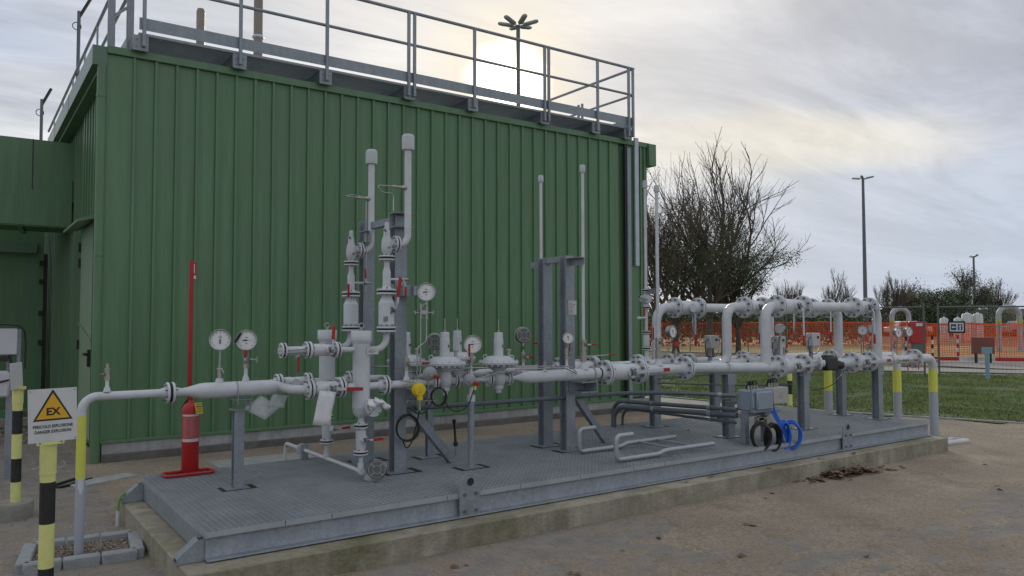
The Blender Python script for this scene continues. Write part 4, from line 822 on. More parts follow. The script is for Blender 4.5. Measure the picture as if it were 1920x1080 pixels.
# mid section pipe with oblique run, risers etc.
YR = {'front': .55, 'back': 1.81}
def pipe_of(label, loc, path, r=0.057, rad=0.11, name='manifold_pipe', seg=26, group='white manifold pipes of the right-hand half', m=PIPE):
    t = thing(name, label, 'pipe', loc, group); MB().tube(elbow_path(path, rad, 9) if len(path) > 2 else path, r, seg).build('pipe_tube', m, t); return t
mp = {}
for wh in ('front', 'back'):
    y, y2 = PY[wh], YR[wh]
    mp[wh] = pipe_of('%s pipe length right of the big mid-skid valve' % ('front' if wh == 'front' else 'rear'), (4.8, y, ZP), [(4.5, y, ZP), (5.2, y, ZP)])
    flange(mp[wh], (4.50, y, ZP), (1,0,0), 1, .130, .022, .006, 8, .057, True)
    t = pipe_of('%s pipe that slants %s towards the first riser' % (('front', 'to the camera') if wh == 'front' else ('rear', 'away from the camera')), (5.8, y2, ZP), [(5.2, y, ZP), (5.38, y, ZP), (6.02 if wh == 'front' else 5.75, y2, ZP-0.01), (6.45 if wh == 'front' else 6.0, y2, ZP-0.015)], rad=0.2)
    joint(mp[wh], t, (5.20, y, ZP), (1,0,0), .130, .022, .006, 8, .057); mp[wh+'2'] = t
ubolt(mp['front2'], (5.72, .665, 1.11), (1,-.4,0), 0.058, 0.0)
ZT = 1.80; ZB = 1.10
# front loop
y = .55
ball_valve('lower front ball valve, long lever with red tag beside the black actuator', (6.46, y, ZB), (6.96, y, ZB), .088, .132, 8, (0,-1,0), (1,0,0.03), .50, .085, .03, boss=.05, stemfrac=.5)
flange(mp['front2'], (6.46, y, ZB), (1,0,0), -1, .132, .022, .006, 8, .057, True)
a1 = pipe_of('front riser with big elbow climbing to the upper loop', (6.25, y, ZB), [(6.25, y, ZB+.02), (6.25, y, ZT), (6.47, y, ZT)], rad=.16); flange(a1, (6.47, y, ZT), (1,0,0), -1, .132, .022, .006, 8, .057, True)
for z in (ZB+.16, ZT-.16): MB().torus((6.25, y, z), (0,0,1), .0575, .002, 22, 5).build('weld_seam', PIPE, a1)
ball_valve('upper front ball valve with cranked lever hanging down, left one', (6.47, y, ZT), (6.97, y, ZT), .088, .132, 8, (0,-1,0), (0,-0.01,-1), .46, .12, .03, crank=.06, boss=.05, stemfrac=.55)
a2 = pipe_of('straight upper front pipe bridging the two upper valves', (7.5, y, ZT), [(6.97, y, ZT), (8.04, y, ZT)]); flange(a2, (6.97, y, ZT), (1,0,0), 1, .132, .022, .006, 8, .057, True); flange(a2, (8.04, y, ZT), (1,0,0), -1, .132, .022, .006, 8, .057, True)
ball_valve('upper front ball valve with cranked lever hanging down, right one', (8.04, y, ZT), (8.42, y, ZT), .088, .132, 8, (0,-1,0), (0,-0.01,-1), .46, .12, .03, crank=.06, boss=.05, stemfrac=.55)
a3 = pipe_of('front down pipe with elbow at the right end of the upper loop', (8.6, y, ZT), [(8.42, y, ZT), (8.60, y, ZT), (8.60, y, ZB+.02)], rad=.15); flange(a3, (8.42, y, ZT), (1,0,0), 1, .132, .022, .006, 8, .057, False)
for z in (ZB+.16, ZT-.16): MB().torus((8.60, y, z), (0,0,1), .0575, .002, 22, 5).build('weld_seam', PIPE, a3)
a4 = pipe_of('short lower front spool behind the black actuator', (7.5, y, ZB), [(6.96, y, ZB), (7.98, y, ZB)]); flange(a4, (6.96, y, ZB), (1,0,0), 1, .132, .022, .006, 8, .057, True); flange(a4, (7.98, y, ZB), (1,0,0), -1, .132, .022, .006, 8, .057, True)
ball_valve('lower front ball valve at the right, lever with red tag over the last post', (7.98, y, ZB), (8.38, y, ZB), .088, .132, 8, (0,-1,0), (1,0,0.02), .52, .09, .03, boss=.05, stemfrac=.45)
a5 = pipe_of('lower front outlet pipe running to the right end flange', (9.0, y, ZB), [(8.38, y, ZB), (9.52, y, ZB)]); flange(a5, (8.38, y, ZB), (1,0,0), 1, .132, .022, .006, 8, .057, True)
a6 = pipe_of('front outlet elbow with yellow band dropping to the ground at the right end', (10.03, y, 0), [(9.52, y, ZB), (10.04, y, ZB), (10.04, y, -.05)], rad=.16, name='outlet_pipe'); joint(a5, a6, (9.52, y, ZB), (1,0,0), .132, .022, .006, 8, .057)
MB().tube([(10.04, y, .615), (10.04, y, .935)], .0585, 24, False).build('yellow_band', YEL, a6); MB().tube([(10.04, y, -.03), (10.04, y, .615)], .058, 24, False).build('grey_sleeve', PIPED, a6)
ubolt(a5, (8.9, y, ZB), (1,0,0), .058, 0.0)
# middle loop
y = 1.18
b1 = pipe_of('middle riser climbing behind the first front riser', (6.35, y, ZB), [(6.02, y, ZB), (6.35, y, ZB), (6.35, y, ZT), (6.68, y, ZT)], rad=.15); flange(b1, (6.68, y, ZT), (1,0,0), -1, .132, .022, .006, 8, .057, True)
b1b = pipe_of('middle lower pipe crossing behind the front riser', (6.5, y, ZB), [(6.20, y, ZB), (6.66, y, ZB)]); flange(b1b, (6.66, y, ZB), (1,0,0), -1, .125, .022, .006, 8, .057, True)
ball_valve('upper middle ball valve whose lever hangs between the left risers', (6.68, y, ZT), (7.05, y, ZT), .088, .132, 8, (0,-1,0), (0,0,-1), .44, .12, .03, crank=.06, boss=.05)
ball_valve('lower middle valve mostly hidden behind the front riser', (6.66, y, ZB), (7.05, y, ZB), .088, .125, 8, (0,0,1), None, .3, .1)
b2 = pipe_of('upper middle pipe hidden behind the front bridge pipe', (7.5, y, ZT), [(7.05, y, ZT), (8.10, y, ZT)]); flange(b2, (7.05, y, ZT), (1,0,0), 1, .132, .022, .006, 8, .057, True); flange(b2, (8.10, y, ZT), (1,0,0), -1, .132, .022, .006, 8, .057, True)
ball_valve('upper middle ball valve at the right, behind the front bridge pipe', (8.10, y, ZT), (8.48, y, ZT), .088, .132, 8, (0,-1,0), (0,0,-1), .44, .12, .03, crank=.06, boss=.05)
b3 = pipe_of('middle down pipe standing left of the rightmost front one', (8.72, y, ZB), [(8.48, y, ZT), (8.72, y, ZT), (8.72, y, ZB)], rad=.15); flange(b3, (8.48, y, ZT), (1,0,0), 1, .132, .022, .006, 8, .057, False)
b4 = pipe_of('middle lower pipe behind the actuator running right', (8.0, y, ZB), [(7.05, y, ZB), (8.52, y, ZB)]); flange(b4, (7.05, y, ZB), (1,0,0), 1, .125, .022, .006, 8, .057, True); flange(b4, (8.52, y, ZB), (1,0,0), -1, .132, .022, .006, 8, .057, True)
b5 = pipe_of('middle outlet pipe with yellow band just behind the last deck post', (10.24, y, 0), [(8.52, y, ZB), (10.24, y, ZB), (10.24, y, -.05)], rad=.16, name='outlet_pipe'); flange(b5, (8.52, y, ZB), (1,0,0), 1, .132, .022, .006, 8, .057, True)
MB().tube([(10.24, y, .56), (10.24, y, .90)], .0585, 24, False).build('yellow_band', YEL, b5); MB().tube([(10.24, y, -.03), (10.24, y, .56)], .058, 24, False).build('grey_sleeve', PIPED, b5)
# back loop
y = 1.81
c1 = pipe_of('rearmost riser with elbow next to the slim vent pipe by the building corner', (5.79, y, ZB), [(5.79, y, ZB), (5.79, y, ZT), (6.12, y, ZT)], rad=.18); flange(c1, (6.12, y, ZT), (1,0,0), -1, .132, .022, .006, 8, .057, True)
MB().torus((5.79, y, ZT-.2), (0,0,1), .0575, .002, 22, 5).build('weld_seam', PIPE, c1)
flange(mp['back2'], (6.0, y, ZB), (1,0,0), -1, .120, .022, .006, 8, .057, True)
ball_valve('upper rear ball valve at the far left of the upper loops', (6.12, y, ZT), (6.56, y, ZT), .088, .132, 8, (0,-1,0), None, .44, .12, .03)
c2 = pipe_of('upper rear pipe running right behind the middle riser', (7.0, y, ZT), [(6.56, y, ZT), (8.05, y, ZT), (8.05, y, ZB)], rad=.15); flange(c2, (6.56, y, ZT), (1,0,0), 1, .132, .022, .006, 8, .057, True)
ball_valve('lower rear valve between the post and the spectacle plate', (6.0, y, ZB), (6.38, y, ZB), .085, .120, 8, (0,0,1), None, .3, .1)
c3 = pipe_of('lower rear pipe going right to its yellow banded outlet over the lawn', (9.44, y, 0), [(6.38, y, ZB), (9.44, y, ZB), (9.44, y, -.05)], rad=.16, name='outlet_pipe'); flange(c3, (6.38, y, ZB), (1,0,0), 1, .120, .022, .006, 8, .057, True)
flange(c3, (7.45, y, ZB), (1,0,0), -1, .125, .022, .006, 8, .057, True); flange(c3, (7.45, y, ZB), (1,0,0), 1, .125, .022, .006, 8, .057, True)
MB().tube([(9.44, y, .575), (9.44, y, .90)], .0585, 24, False).build('yellow_band', YEL, c3); MB().tube([(9.44, y, -.03), (9.44, y, .575)], .058, 24, False).build('grey_sleeve', PIPED, c3)
for nm, xx, z0 in (('left lever hanging under the upper rear valve', 6.33, 1.72), ('right lever hanging beside the middle down pipe', 7.62, 1.72)):
    t = thing('hanging_lever', nm, 'lever', (xx, 1.66, z0)); MB().bar((xx, 1.66, z0), (xx, 1.66, z0-.36), .03, .008, (0,1,0)).build('bar', PIPED, t); MB().bar((xx, 1.655, z0-.26), (xx, 1.655, z0-.40), .036, .014, (0,1,0)).build('grip', REDG, t, bevel=.003)
# spectacle blinds
def spect(x, y, z, r, hole, label):
    t = thing('spectacle_plate', label, 'plate', (x, y, z)); b = MB()
    if hole: b.lathe((x, y, z), (0.62,-.78,0), [(0, r*.5), (0, r), (.012, r), (.012, r*.5), (0, r*.5)], 32)
    else: b.disc((x, y, z), (0.62,-.78,0), 0, .012, r, 32, .002)
    b.build('disc', GALV, t); MB().obox((x, y, z+r+.03), V((.78,.62,0))*.05, V((.62,-.78,0))*.012, V((0,0,.09))).build('neck', GALV, t)
spect(6.38, 1.75, 1.585, .105, True, 'ring shaped spectacle plate hanging below the upper rear pipe'); spect(7.70, 1.18, 1.60, .13, False, 'solid disc shaped spectacle plate hanging behind the front lever')
# ---------------------------------------------------------------- slim vents, taps and gauges
def slim(label, x, y, z1, zb=ZP+.055, lev=((1,0,0)), r=.0155, reach=1):
    t = thing('vent_pipe', label, 'vent pipe', (x, y, zb), 'slim capped vent pipes')
    MB().lathe((x, y, zb), (0,0,1), [(-.01, .05), (.02, .042), (.05, .026), (.07, .024)], 18).build('socket', PIPE, t)
    b = MB(); b.tube([(x,y,zb+.07),(x,y,zb+.09)], .034, 6).tube([(x,y,zb+.09),(x,y,zb+.16)], .030, 14).tube([(x,y,zb+.16),(x,y,zb+.185)], .022, 12).tube([(x,y,zb+.185),(x,y,zb+.205)], .034, 6).tube([(x,y,zb+.205),(x,y,zb+.265)], .027, 14).tube([(x,y,zb+.265),(x,y,zb+.285)], .033, 6); b.build('valve_body', BRASSY, t)
    lever(t, (x, y-.028, zb+.235), (0,-1,0), lev, .14, .075, .014, .004, .014)
    MB().tube([(x,y,zb+.28),(x,y,z1-.06)], r, 14).build('pipe_tube', PIPE, t); MB().lathe((x,y,z1), (0,0,1), [(-.075, r), (-.075, .027), (-.065, .029), (-.012, .029), (-.003, .025), (0, .015), (0,0)], 20).build('rain_cap', CASTP, t); return t
slim('taller slim vent pipe right of the second frame, red lever pointing right', 3.75, .82, 3.19)
slim('slim vent pipe left of the second frame, behind the lone gauge', 3.78, 1.54, 3.20, lev=(-1,0,0))
slim('slim vent pipe in front of the bare trees, right of the building corner', 4.79, .82, 3.09, r=.018)
t = thing('relief_stack', 'slender flanged relief stack with side snout at the building corner', 'relief valve', (5.34, 1.54, 1.17))
X, y = 5.34, 1.54
b = MB(); b.lathe((X,y,0), (0,0,1), [(1.16,.05),(1.19,.035),(1.21,.026),(1.30,.026)], 18); b.build('base_spool', PIPE, t)
for z, Rf in ((1.31, .052), (1.50, .052), (1.79, .046), (1.99, .046)): flange(t, (X,y,z), (0,0,1), -1, Rf, .012, .010, 4, .022, False); flange(t, (X,y,z), (0,0,1), 1, Rf, .012, .010, 4, .022, False)
MB().lathe((X,y,0), (0,0,1), [(1.33,.03),(1.345,.038),(1.46,.038),(1.48,.03)], 18).build('valve_body', PIPE, t); MB().bar((X+.055,y-.06,1.41),(X+.055,y-.06,1.56),.022,.012,(0,1,0)).build('grip', REDG, t, bevel=.003)
MB().tube([(X,y,1.52),(X,y,1.78)], .018, 14).build('spool', PIPE, t); MB().lathe((X,y,1.89), (-0.2,-1,0), [(-.06,0),(-.06,.05),(.02,.058),(.05,.05),(.06,0)], 24).build('pilot_case', CASTP, t); MB().tube([(X-.02,y-.04,1.89),(X-.17,y-.06,1.91)], .018, 14).build('snout', PIPED, t); MB().cyl((X-.17,y-.06,1.91),(X-.172,y-.06,1.91),.013,12).build('snout_bore', GASK, t)
MB().tube([(X,y,1.80),(X,y,1.85)], .03, 14).build('neck', CASTP, t); MB().tube([(X,y,1.93),(X,y,1.98)], .03, 14).build('neck', CASTP, t)
MB().tube([(X,y,2.0),(X,y,3.22)], .0165, 14).build('pipe_tube', PIPE, t); MB().lathe((X,y,3.30), (0,0,1), [(-.085,.017),(-.085,.029),(-.01,.029),(0,.02),(0,0)], 18).build('rain_cap', CASTP, t)
MB().tube([(X,y,1.67),(X-.12,y-.02,1.67)], .012, 10).tube([(X-.12,y-.02,1.67),(X-.16,y-.03,1.67)], .018, 6).build('side_tap', PIPE, t)
MB().bar((X-.07,y-.04,1.80),(X-.07,y-.04,1.70),.018,.010,(0,1,0)).build('small_grip', REDG, t)
t = MB().bar((5.34, 1.50, 1.98), (4.80, .87, 1.955), .008, .06).build('tie_plate', GALV, loc=(5.05,1.2,1.97)); tag(t, 'flat tie plate joining the corner relief stack and the slim vent beside it', 'bracket')
gauge('leftmost dial gauge facing the camera, needle pointing up', (0.375, 1.17, 1.50), (-.45,-.89,0), .080, (0.375, 1.18, ZP+.19), 5, thermo=True)
tw = thing('thermowell', 'brass sleeve with a white tie under the leftmost gauge', 'fitting', (0.375,1.18,ZP+.06)); MB().lathe((0.375,1.18,ZP+.055),(0,0,1),[(-.005,.034),(.02,.028),(.035,.026),(.036,0)],18).build('boss',PIPE,tw); MB().tube([(0.375,1.18,ZP+.09),(0.375,1.18,ZP+.17)],.0165,14).tube([(0.375,1.18,ZP+.17),(0.375,1.18,ZP+.20)],.011,10).build('sleeve',BRASSY,tw); MB().torus((0.375,1.18,ZP+.165),(0,0,1),.018,.003,14,6).tube([(0.385,1.165,ZP+.165),(0.40,1.15,ZP+.13)],.003,6).build('cable_tie',WHITE,tw)
tap('tap below the second gauge with a short upright red lever', (0.575, 1.18, ZP+.055), .26, .014, ((-.45,-.89,0), (0,0,1), .085, .06), cap=False)
gb2 = gauge('second gauge from the left with a black strip across its rim', (0.575, 1.17, 1.495), (-.45,-.89,0), .080, (0.575, 1.18, ZP+.28), 90)
fz = V((-.45,-.89,0)).normalized(); sd_ = V((0,0,1)).cross(fz); MB().obox(V((0.575,1.17,1.515))+fz*.014-sd_*.062, (sd_*.5+V((0,0,.85))).normalized()*.085, (sd_*.85-V((0,0,.5))).normalized()*.018, fz*.003).build('black_strip', GASK, gb2)
MB().tube([(0.60,1.165,1.345),(0.65,1.155,1.34)],.006,8).bar((0.65,1.15,1.315),(0.65,1.15,1.365),.006,.010).build('wing_screw', BRASSY, gb2)
g3 = gauge('gauge on the bracket arm right of the tall front column', (1.975, .80, 1.89), (-.45,-.89,0), .078, (1.955, .82, 1.76), 85); MB().box(1.87, .83, 1.86, 1.96, .90, 1.94).build('mounting_box', GALV, g3); MB().box(1.79, .87, 1.855, 1.875, .963, 1.945).build('bracket_arm', GALV, g3)
mf = thing('gauge_manifold', 'small steel valve manifold with wing taps below the bracket gauge', 'manifold', (1.955,.82,1.7)); b = MB()
for dx in (-.028, .028): b.tube([(1.955+dx,.81,1.79),(1.955+dx,.81,1.66)],.009,8).tube([(1.955+dx,.81,1.76),(1.955+dx,.81,1.74)],.014,6).tube([(1.955+dx,.81,1.68),(1.955+dx,.81,1.66)],.014,6)
b.box(1.918,.80,1.70,1.992,.83,1.735); b.build('block', CHROME, mf); b = MB()
for s_ in (-1,1): b.tube([(1.955+s_*.03,.81,1.715),(1.955+s_*.085,.80,1.712)],.005,8).bar((1.955+s_*.085,.80,1.70),(1.955+s_*.092,.80,1.73),.005,.012)
b.build('wing_taps', CHROME, mf)
MB().tube(elbow_path([(1.983,.81,1.66),(1.983,.81,1.47),(1.92,.76,1.45),(1.845,.72,1.42),(1.845,.72,1.17),(1.80,.74,1.13),(1.72,.78,1.15)],.03,4),.005,8).tube(elbow_path([(1.927,.81,1.66),(1.927,.81,1.48),(1.91,.78,1.45),(1.89,.74,1.40),(1.89,.74,1.22),(1.86,.74,1.14),(1.74,.77,1.11)],.03,4),.005,8).build('impulse_tubes', CHROME, mf)
g4 = gauge('gauge facing the camera above the round pole stand', (2.445, .80, 1.435), (-.5,-.86,0), .080, (2.44, .82, 1.30), 85)
tap('tap with upright red lever on the round pole stand', (2.44, .82, ZP+.03), .24, .013, ((-.7,-.3,0), (0,0,1), .14, .11), cap=False)
gauge('gauge turned away showing its ribbed steel back, between the first regulators', (2.40, 1.40, 1.445), (.5,.86,0), .080, (2.40, 1.42, 1.17), 30, back_show=True)
gauge('gauge showing its ribbed back left of the second frame', (3.25, 1.15, 1.50), (.35,.93,0), .078, (3.27, 1.17, 1.34), 30, back_show=True)
tap('tap under the back-turned gauge left of the second frame', (3.27, 1.17, ZP+.02), .24, .014, ((0,-1,0), (1,0,0), .10, .06), cap=False)
g5 = gauge('small gauge in front of the right column of the second frame', (3.54, .80, 1.475), (-.5,-.86,0), .056, (3.535, .82, 1.33), 150, th_=.05)
tap('tap with upright red lever under the small gauge on the second frame', (3.535, .82, ZP+.055), .24, .013, ((.8,-.5,0), (0,0,1), .10, .08), cap=False)
gd = gauge('spare gauge resting on the deck, ribbed back facing forward', (1.495, .74, .452), (.45,.88,-.12), .078, (1.50, .83, .37), 30, back_show=True)
bk = tag(MB().lathe((1.50,.86,HD), (0,0,1), [(0,.055),(.01,.058),(.03,.055),(.032,.02),(.06,.018),(.062,0)], 20).build('round_flange_stub', CASTP, loc=(1.50,.86,HD)), 'small round stub fitting on the deck under the spare gauge', 'fitting')
dk = tag(MB().disc((1.60,1.30,.46), (-.5,-.86,0), 0, .010, .085, 28).build('grey_disc', GALV, loc=(1.6,1.3,.46)), 'plain grey disc standing on edge behind the front drain valve', 'disc')
g6 = gauge('gauge facing right beside the slim vent pipe at the building corner', (4.99, .80, 1.52), (.15,-.99,0), .066, (4.96, .84, 1.31), 150, th_=.05)
tap('tap with stub lever slanting off the pipe under the corner gauge', (5.06, .82, ZP+.06), .16, .014, ((.6,-.6,.2), (1,0,-.5), .06, .0001)); MB().box(4.98,.76,1.36,5.05,.775,1.41).build('red_tag', RED, g6)
for lab, x, y, z, f, rr in (('first of the paired back-turned gauges, left of the solid spectacle plate', 6.72, .70, 1.535, (.75,.55,0), .060), ('gauge edge-on just right of the solid disc plate', 6.86, .78, 1.545, (-.9,-.4,0), .05), ('left of the two gauges hung between the right down pipes', 8.55, .72, 1.50, (-.75,-.5,0), .062), ('right of the two gauges hung between the right down pipes', 8.62, .62, 1.52, (-.75,-.5,0), .062), ('left of the twin gauges beyond the rightmost down pipe', 9.0, .48, 1.47, (-.2,-.97,0), .064), ('right of the twin gauges beyond the rightmost down pipe', 9.27, .48, 1.48, (-.2,-.97,0), .064)):
    gauge(lab, (x, y, z), f, rr, (x+.01, y+.03, 1.17), 40, th_=.045, group='gauges of the outlet manifold')
for lab, x, y in (('tap under the gauges between the left front risers', 6.76, .66), ('tap under the gauge pair between the right down pipes', 8.60, .68), ('tap under the left of the twin gauges', 8.98, .55), ('tap under the right of the twin gauges', 9.24, .55)):
    tap(lab, (x, y, ZB+.05), .20, .013, ((0,-1,0), (0,0,1), .09, .06), cap=False, group='taps of the outlet manifold')
for lab, x in (('small capped tap with hanging red lever, left of the end flange', 9.02), ('second small tap with hanging red lever, at the end flange', 9.30)):
    tap(lab, (x, .49, ZB+.0), .14, .012, ((0,-1,0), (0,0,-1), .13, .08), ax=(0,-1,0), cap=True, group='taps with red levers hanging over the lawn')
tap('tap with level red lever in front of the tall front column', (1.80, .82, ZP+.03), .22, .014, ((0,-1,0), (1,0,.02), .20, .075), cap=True)
# pilot regulators, discs, impulse lines
for lab, x, y, z in (('grey round pilot with red knob left of the front regulator', 1.95, .68, 1.20), ('grey round pilot with red knob right of the front regulator', 2.33, .66, 1.125)):
    t = thing('pilot_regulator', lab, 'pilot', (x, y, z), 'round pilot regulators with red knobs'); f = V((-.2,-.95,-.1)).normalized()
    MB().lathe((x,y,z), f, [(-.05,0),(-.05,.025),(-.03,.03),(-.028,.060),(-.016,.061),(-.014,.055),(.004,.045),(.012,.02),(.03,.018),(.03,0)], 26).build('case', PILOT, t)
    MB().lathe(V((x,y,z))+f*.03+V((.045,0,-.02)), f, [(-.02,.014),(.012,.015),(.016,.019),(.034,.019),(.038,.015),(.038,0)], 16).build('red_knob', RED, t)
    MB().tube([V((x,y,z))-f*.02, (x+.02, .80, z-.03)], .014, 10).build('stem', BRASSY, t)
for lab, x, y in (('rear pilot body low behind the front regulator', 2.02, 1.45), ('rear pilot body behind the gauge pole', 2.58, 1.45)):
    t = tag(MB().lathe((x,y,1.17), (-.2,-.95,0), [(-.05,0),(-.05,.03),(-.018,.058),(.0,.058),(.03,.03),(.035,0)], 22).build('pilot_valve', PILOT, loc=(x,y,1.17)), lab, 'pilot')
imp = [([(1.90,1.0,1.20),(2.6,1.02,1.20),(3.2,1.05,1.205),(3.30,.98,1.20),(3.62,.80,1.15)], 'impulse tube that ends on the far side of the fat pipe'),
       ([(2.05,.76,1.235),(2.62,.74,1.225),(3.2,.74,1.215),(3.50,.74,1.205),(3.60,.75,1.145)], 'bright impulse tube crossing in front of the regulators'),
       ([(2.85,.72,1.20),(3.43,.72,1.195),(3.60,.748,1.13)], 'short impulse tube bending down onto the fat pipe'),
       ([(2.30,.66,1.12),(2.62,.70,1.175),(2.9,.76,1.18)], 'impulse tube from the right pilot to the second regulator'),
       ([(1.70,1.30,1.24),(2.2,1.28,1.23),(3.0,1.3,1.22),(3.4,1.44,1.18)], 'impulse tube of the rear line')]
for P_, lab in imp: small(lab, P_, .006, .04, CHROME, 8, 'tube', 'impulse_tube', 'thin bent impulse tubes along the regulator lines')
for lab, x in (('capped tap on the fat pipe right of the regulators', 3.50),): tap(lab, (x-.25, .80, ZP+.05), .10, .010)
# yellow device, cables
ye = thing('yellow_transmitter', 'bright yellow round transmitter head hanging in front of the front line', 'transmitter', (1.87, .70, .95)); f = V((-.25,-.95,-.05)).normalized()
MB().lathe((1.865,.72,1.068), f, [(-.055,0),(-.055,.052),(-.05,.057),(.0,.058),(.004,.046),(.03,.046),(.036,.042),(.038,0)], 28).build('housing', YELP, ye); MB().tube([(1.87,.715,1.03),(1.87,.715,.985)], .026, 16).build('neck', YELP, ye)
MB().bar(V((1.865,.72,1.055))+f*.039, V((1.865,.72,1.085))+f*.039+V((.006,0,0)), .006,.004,f).bar(V((1.855,.72,1.055))+f*.039, V((1.875,.72,1.055))+f*.039, .006,.004,f).build('embossed_mark', mat('dull_yellow',(.45,.33,.01),.5), ye)
MB().tube([(1.87,.715,.99),(1.87,.72,.90)], .011, 12).build('gland_pipe', BRASSY, ye)
def coil(c, ax, R1, r, turns, jit, seed):
    random.seed(seed); a, b_, _ = frame(ax); pts = []; n = 20*turns
    for k in range(n+1):
        q = 2*math.pi*k/20; rr = R1*(1+jit*math.sin(k*0.31+seed)); pts.append(V(c)+a*math.cos(q)*rr+b_*math.sin(q)*rr*1.15+V(ax).normalized()*(0.03*math.sin(k*.17+seed))); 
    return pts
cb = thing('cable_coil', 'black cable coil hanging on the tall front column under the yellow transmitter', 'cable', (1.84,.90,.72)); b = MB(); b.tube(coil((1.84,.89,.73),(-.3,-.95,0),.095,.006,3,.10,1),.0075,8)
b.tube(elbow_path([(1.80,.88,.63),(1.83,.88,.56),(1.87,.87,.60),(1.90,.86,.70),(1.93,.82,.90),(1.88,.75,.93)],.06,5),.006,8); b.build('cable', BLACK, cb)
cb = thing('cable_coil', 'small black cable coil below the front regulator', 'cable', (2.03,.74,1.0)); b = MB(); b.tube(coil((2.06,.74,1.0),(-.3,-.95,0),.065,.006,3,.08,2),.006,8)
b.tube(elbow_path([(2.12,.74,.97),(2.17,.74,.88),(2.26,.73,.855),(2.35,.72,.90),(2.385,.68,1.06)],.07,5),.0055,8).tube(elbow_path([(2.0,.74,.96),(1.94,.74,.88),(1.88,.74,.86),(1.80,.80,.92)],.05,5),.0055,8); b.build('cable', BLACK, cb)
MB().bar((2.385,.665,1.09),(2.38,.665,1.045),.022,.016,(0,1,0)).build('cable_gland', YEL, cb)
bh = thing('loose_lever', 'loose black handled tool leaning on the back edge of the deck', 'tool', (2.56,1.32,.40)); MB().lathe((2.61,1.36,.45),(-.10,-.03,1),[(0,.014),(.005,.022),(.03,.024),(.05,.013),(.16,.011),(.22,.013),(.235,.019),(.25,.019),(.26,.01),(.262,0)],14).build('handle', BLACK, bh)
MB().tube([(2.61,1.36,.36),(2.61,1.36,.46)],.01,8).build('pin', GALV, bh)
# documents in sleeves on the inlet valve
def sheet(label, c, u, v, m, name):
    c, u, v = V(c), V(u), V(v); b = MB(); n = 5; nrm = u.cross(v).normalized()
    for j in range(n+1):
        for i in range(n+1): b.v.append(c+u*(i/n)+v*(j/n)+nrm*(.005*math.sin(i*2.3+j*.9)+(.018 if i > j+1 else 0)))
    b.f = [(j*(n+1)+i, j*(n+1)+i+1, (j+1)*(n+1)+i+1, (j+1)*(n+1)+i) for j in range(n) for i in range(n)]
    o = b.build(name, m, loc=c, sharp=180); o.modifiers.new('s', 'SOLIDIFY').thickness = .002; return tag(o, label, 'document')
dt = sheet('folded white paper in a clear sleeve hanging from the inlet valve', (1.00,.72,1.11), (.125,-.03,-.015), (-.055,0,-.26), CLOTH, 'paper_sleeve')
sheet('transparent empty plastic sleeve hanging under the fat header pipe', (0.68,1.14,1.06), (.15,-.05,-.09), (-.13,.0,-.10), PLASTIC, 'plastic_sleeve')
sheet('second clear plastic sleeve tucked beside the first under the header', (0.77,1.12,1.065), (.12,-.02,-.015), (-.04,.0,-.10), PLASTIC, 'plastic_sleeve')
# ---------------------------------------------------------------- conduits and junction boxes
def conduit(label, P_, r, rad=.15):
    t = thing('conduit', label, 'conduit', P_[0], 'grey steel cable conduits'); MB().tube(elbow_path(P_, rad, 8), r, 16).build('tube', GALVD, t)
    for q in (0.35, 0.8):
        a, c = V(P_[-2]), V(P_[-1]); p = a.lerp(c, q); d = (c-a).normalized(); MB().tube([p-d*.02, p+d*.02], r*1.25, 14).build('coupling', GALV, t)
    return t
conduit('long straight conduit passing low behind both column frames', [(1.98,1.0,.885),(4.9,1.0,.87),(5.46,.34,.84)], .021, .5)
conduit('uppermost curved conduit leaving the rear deck edge', [(5.30,2.08,.30),(5.30,2.08,.655),(5.42,.30,.70)] , .024, .16)
conduit('thick middle conduit bending out of the deck by the building corner', [(5.22,1.98,.30),(5.22,1.98,.60),(5.42,.30,.64)], .030, .16)
conduit('thin lowest conduit running towards the junction box', [(5.42,2.04,.30),(5.42,2.04,.56),(5.42,.32,.56)], .016, .14)
for lab, P_ in (('thin upper rod running over the lawn to the first post', [(5.66,1.66,.93),(6.90,1.82,.93)]), ('thin lower rod sloping behind the front post', [(5.66,1.66,.88),(6.4,1.0,.86),(6.95,.70,.86)])): small(lab, P_, .010, .1, GALVD, 8, 'rod', 'steel_rod')
ut = thing('slotted_rail', 'perforated strut rails clamping the conduits to the front post', 'rail', (5.6,.62,.7))
for z, x0, x1 in ((.80, 5.50, 5.72), (.73, 5.58, 5.80), (.585, 5.44, 5.62)):
    r_ = MB().box(x0,.575,z-.02,x1,.590,z+.02).build('strut', GALV, ut); b = MB()
    for k in range(int((x1-x0)/.035)): b.box(x0+.012+k*.035,.5735,z-.006,x0+.03+k*.035,.5745,z+.006)
    b.build('slots', GASK, r_, kind='stuff')
js = thing('box_stand', 'small galvanised stand holding the junction boxes at the front edge of the deck', 'stand', (5.5,.3,HD))
for x_ in (5.45, 5.78): MB().box(x_-.03,.20,HD,x_+.03,.26,.69).build('leg', GALV, js)
MB().box(5.42,.262,.62,6.12,.29,.66).build('cross_rail', GALV, js); MB().box(5.52,.10,.55,5.60,.16,.63).box(5.50,.10,.60,5.72,.13,.625).build('cable_clamp', BRASSY, js); MB().box(5.63,.09,.53,5.70,.15,.62).build('cable_clamp', BRASSY, js)
jb = thing('junction_box', 'large blue-grey junction box with domed lid on the front stand', 'junction box', (5.62,.24,.68))
MB().box(5.48,.17,.685,5.79,.36,.905).build('enclosure', BOXG, jb, bevel=.014); MB().box(5.465,.135,.672,5.805,.169,.918).build('lid_rim', BOXG, jb, bevel=.008); MB().box(5.50,.10,.70,5.77,.134,.895).build('lid', BOXG, jb, bevel=.014)
b = MB()
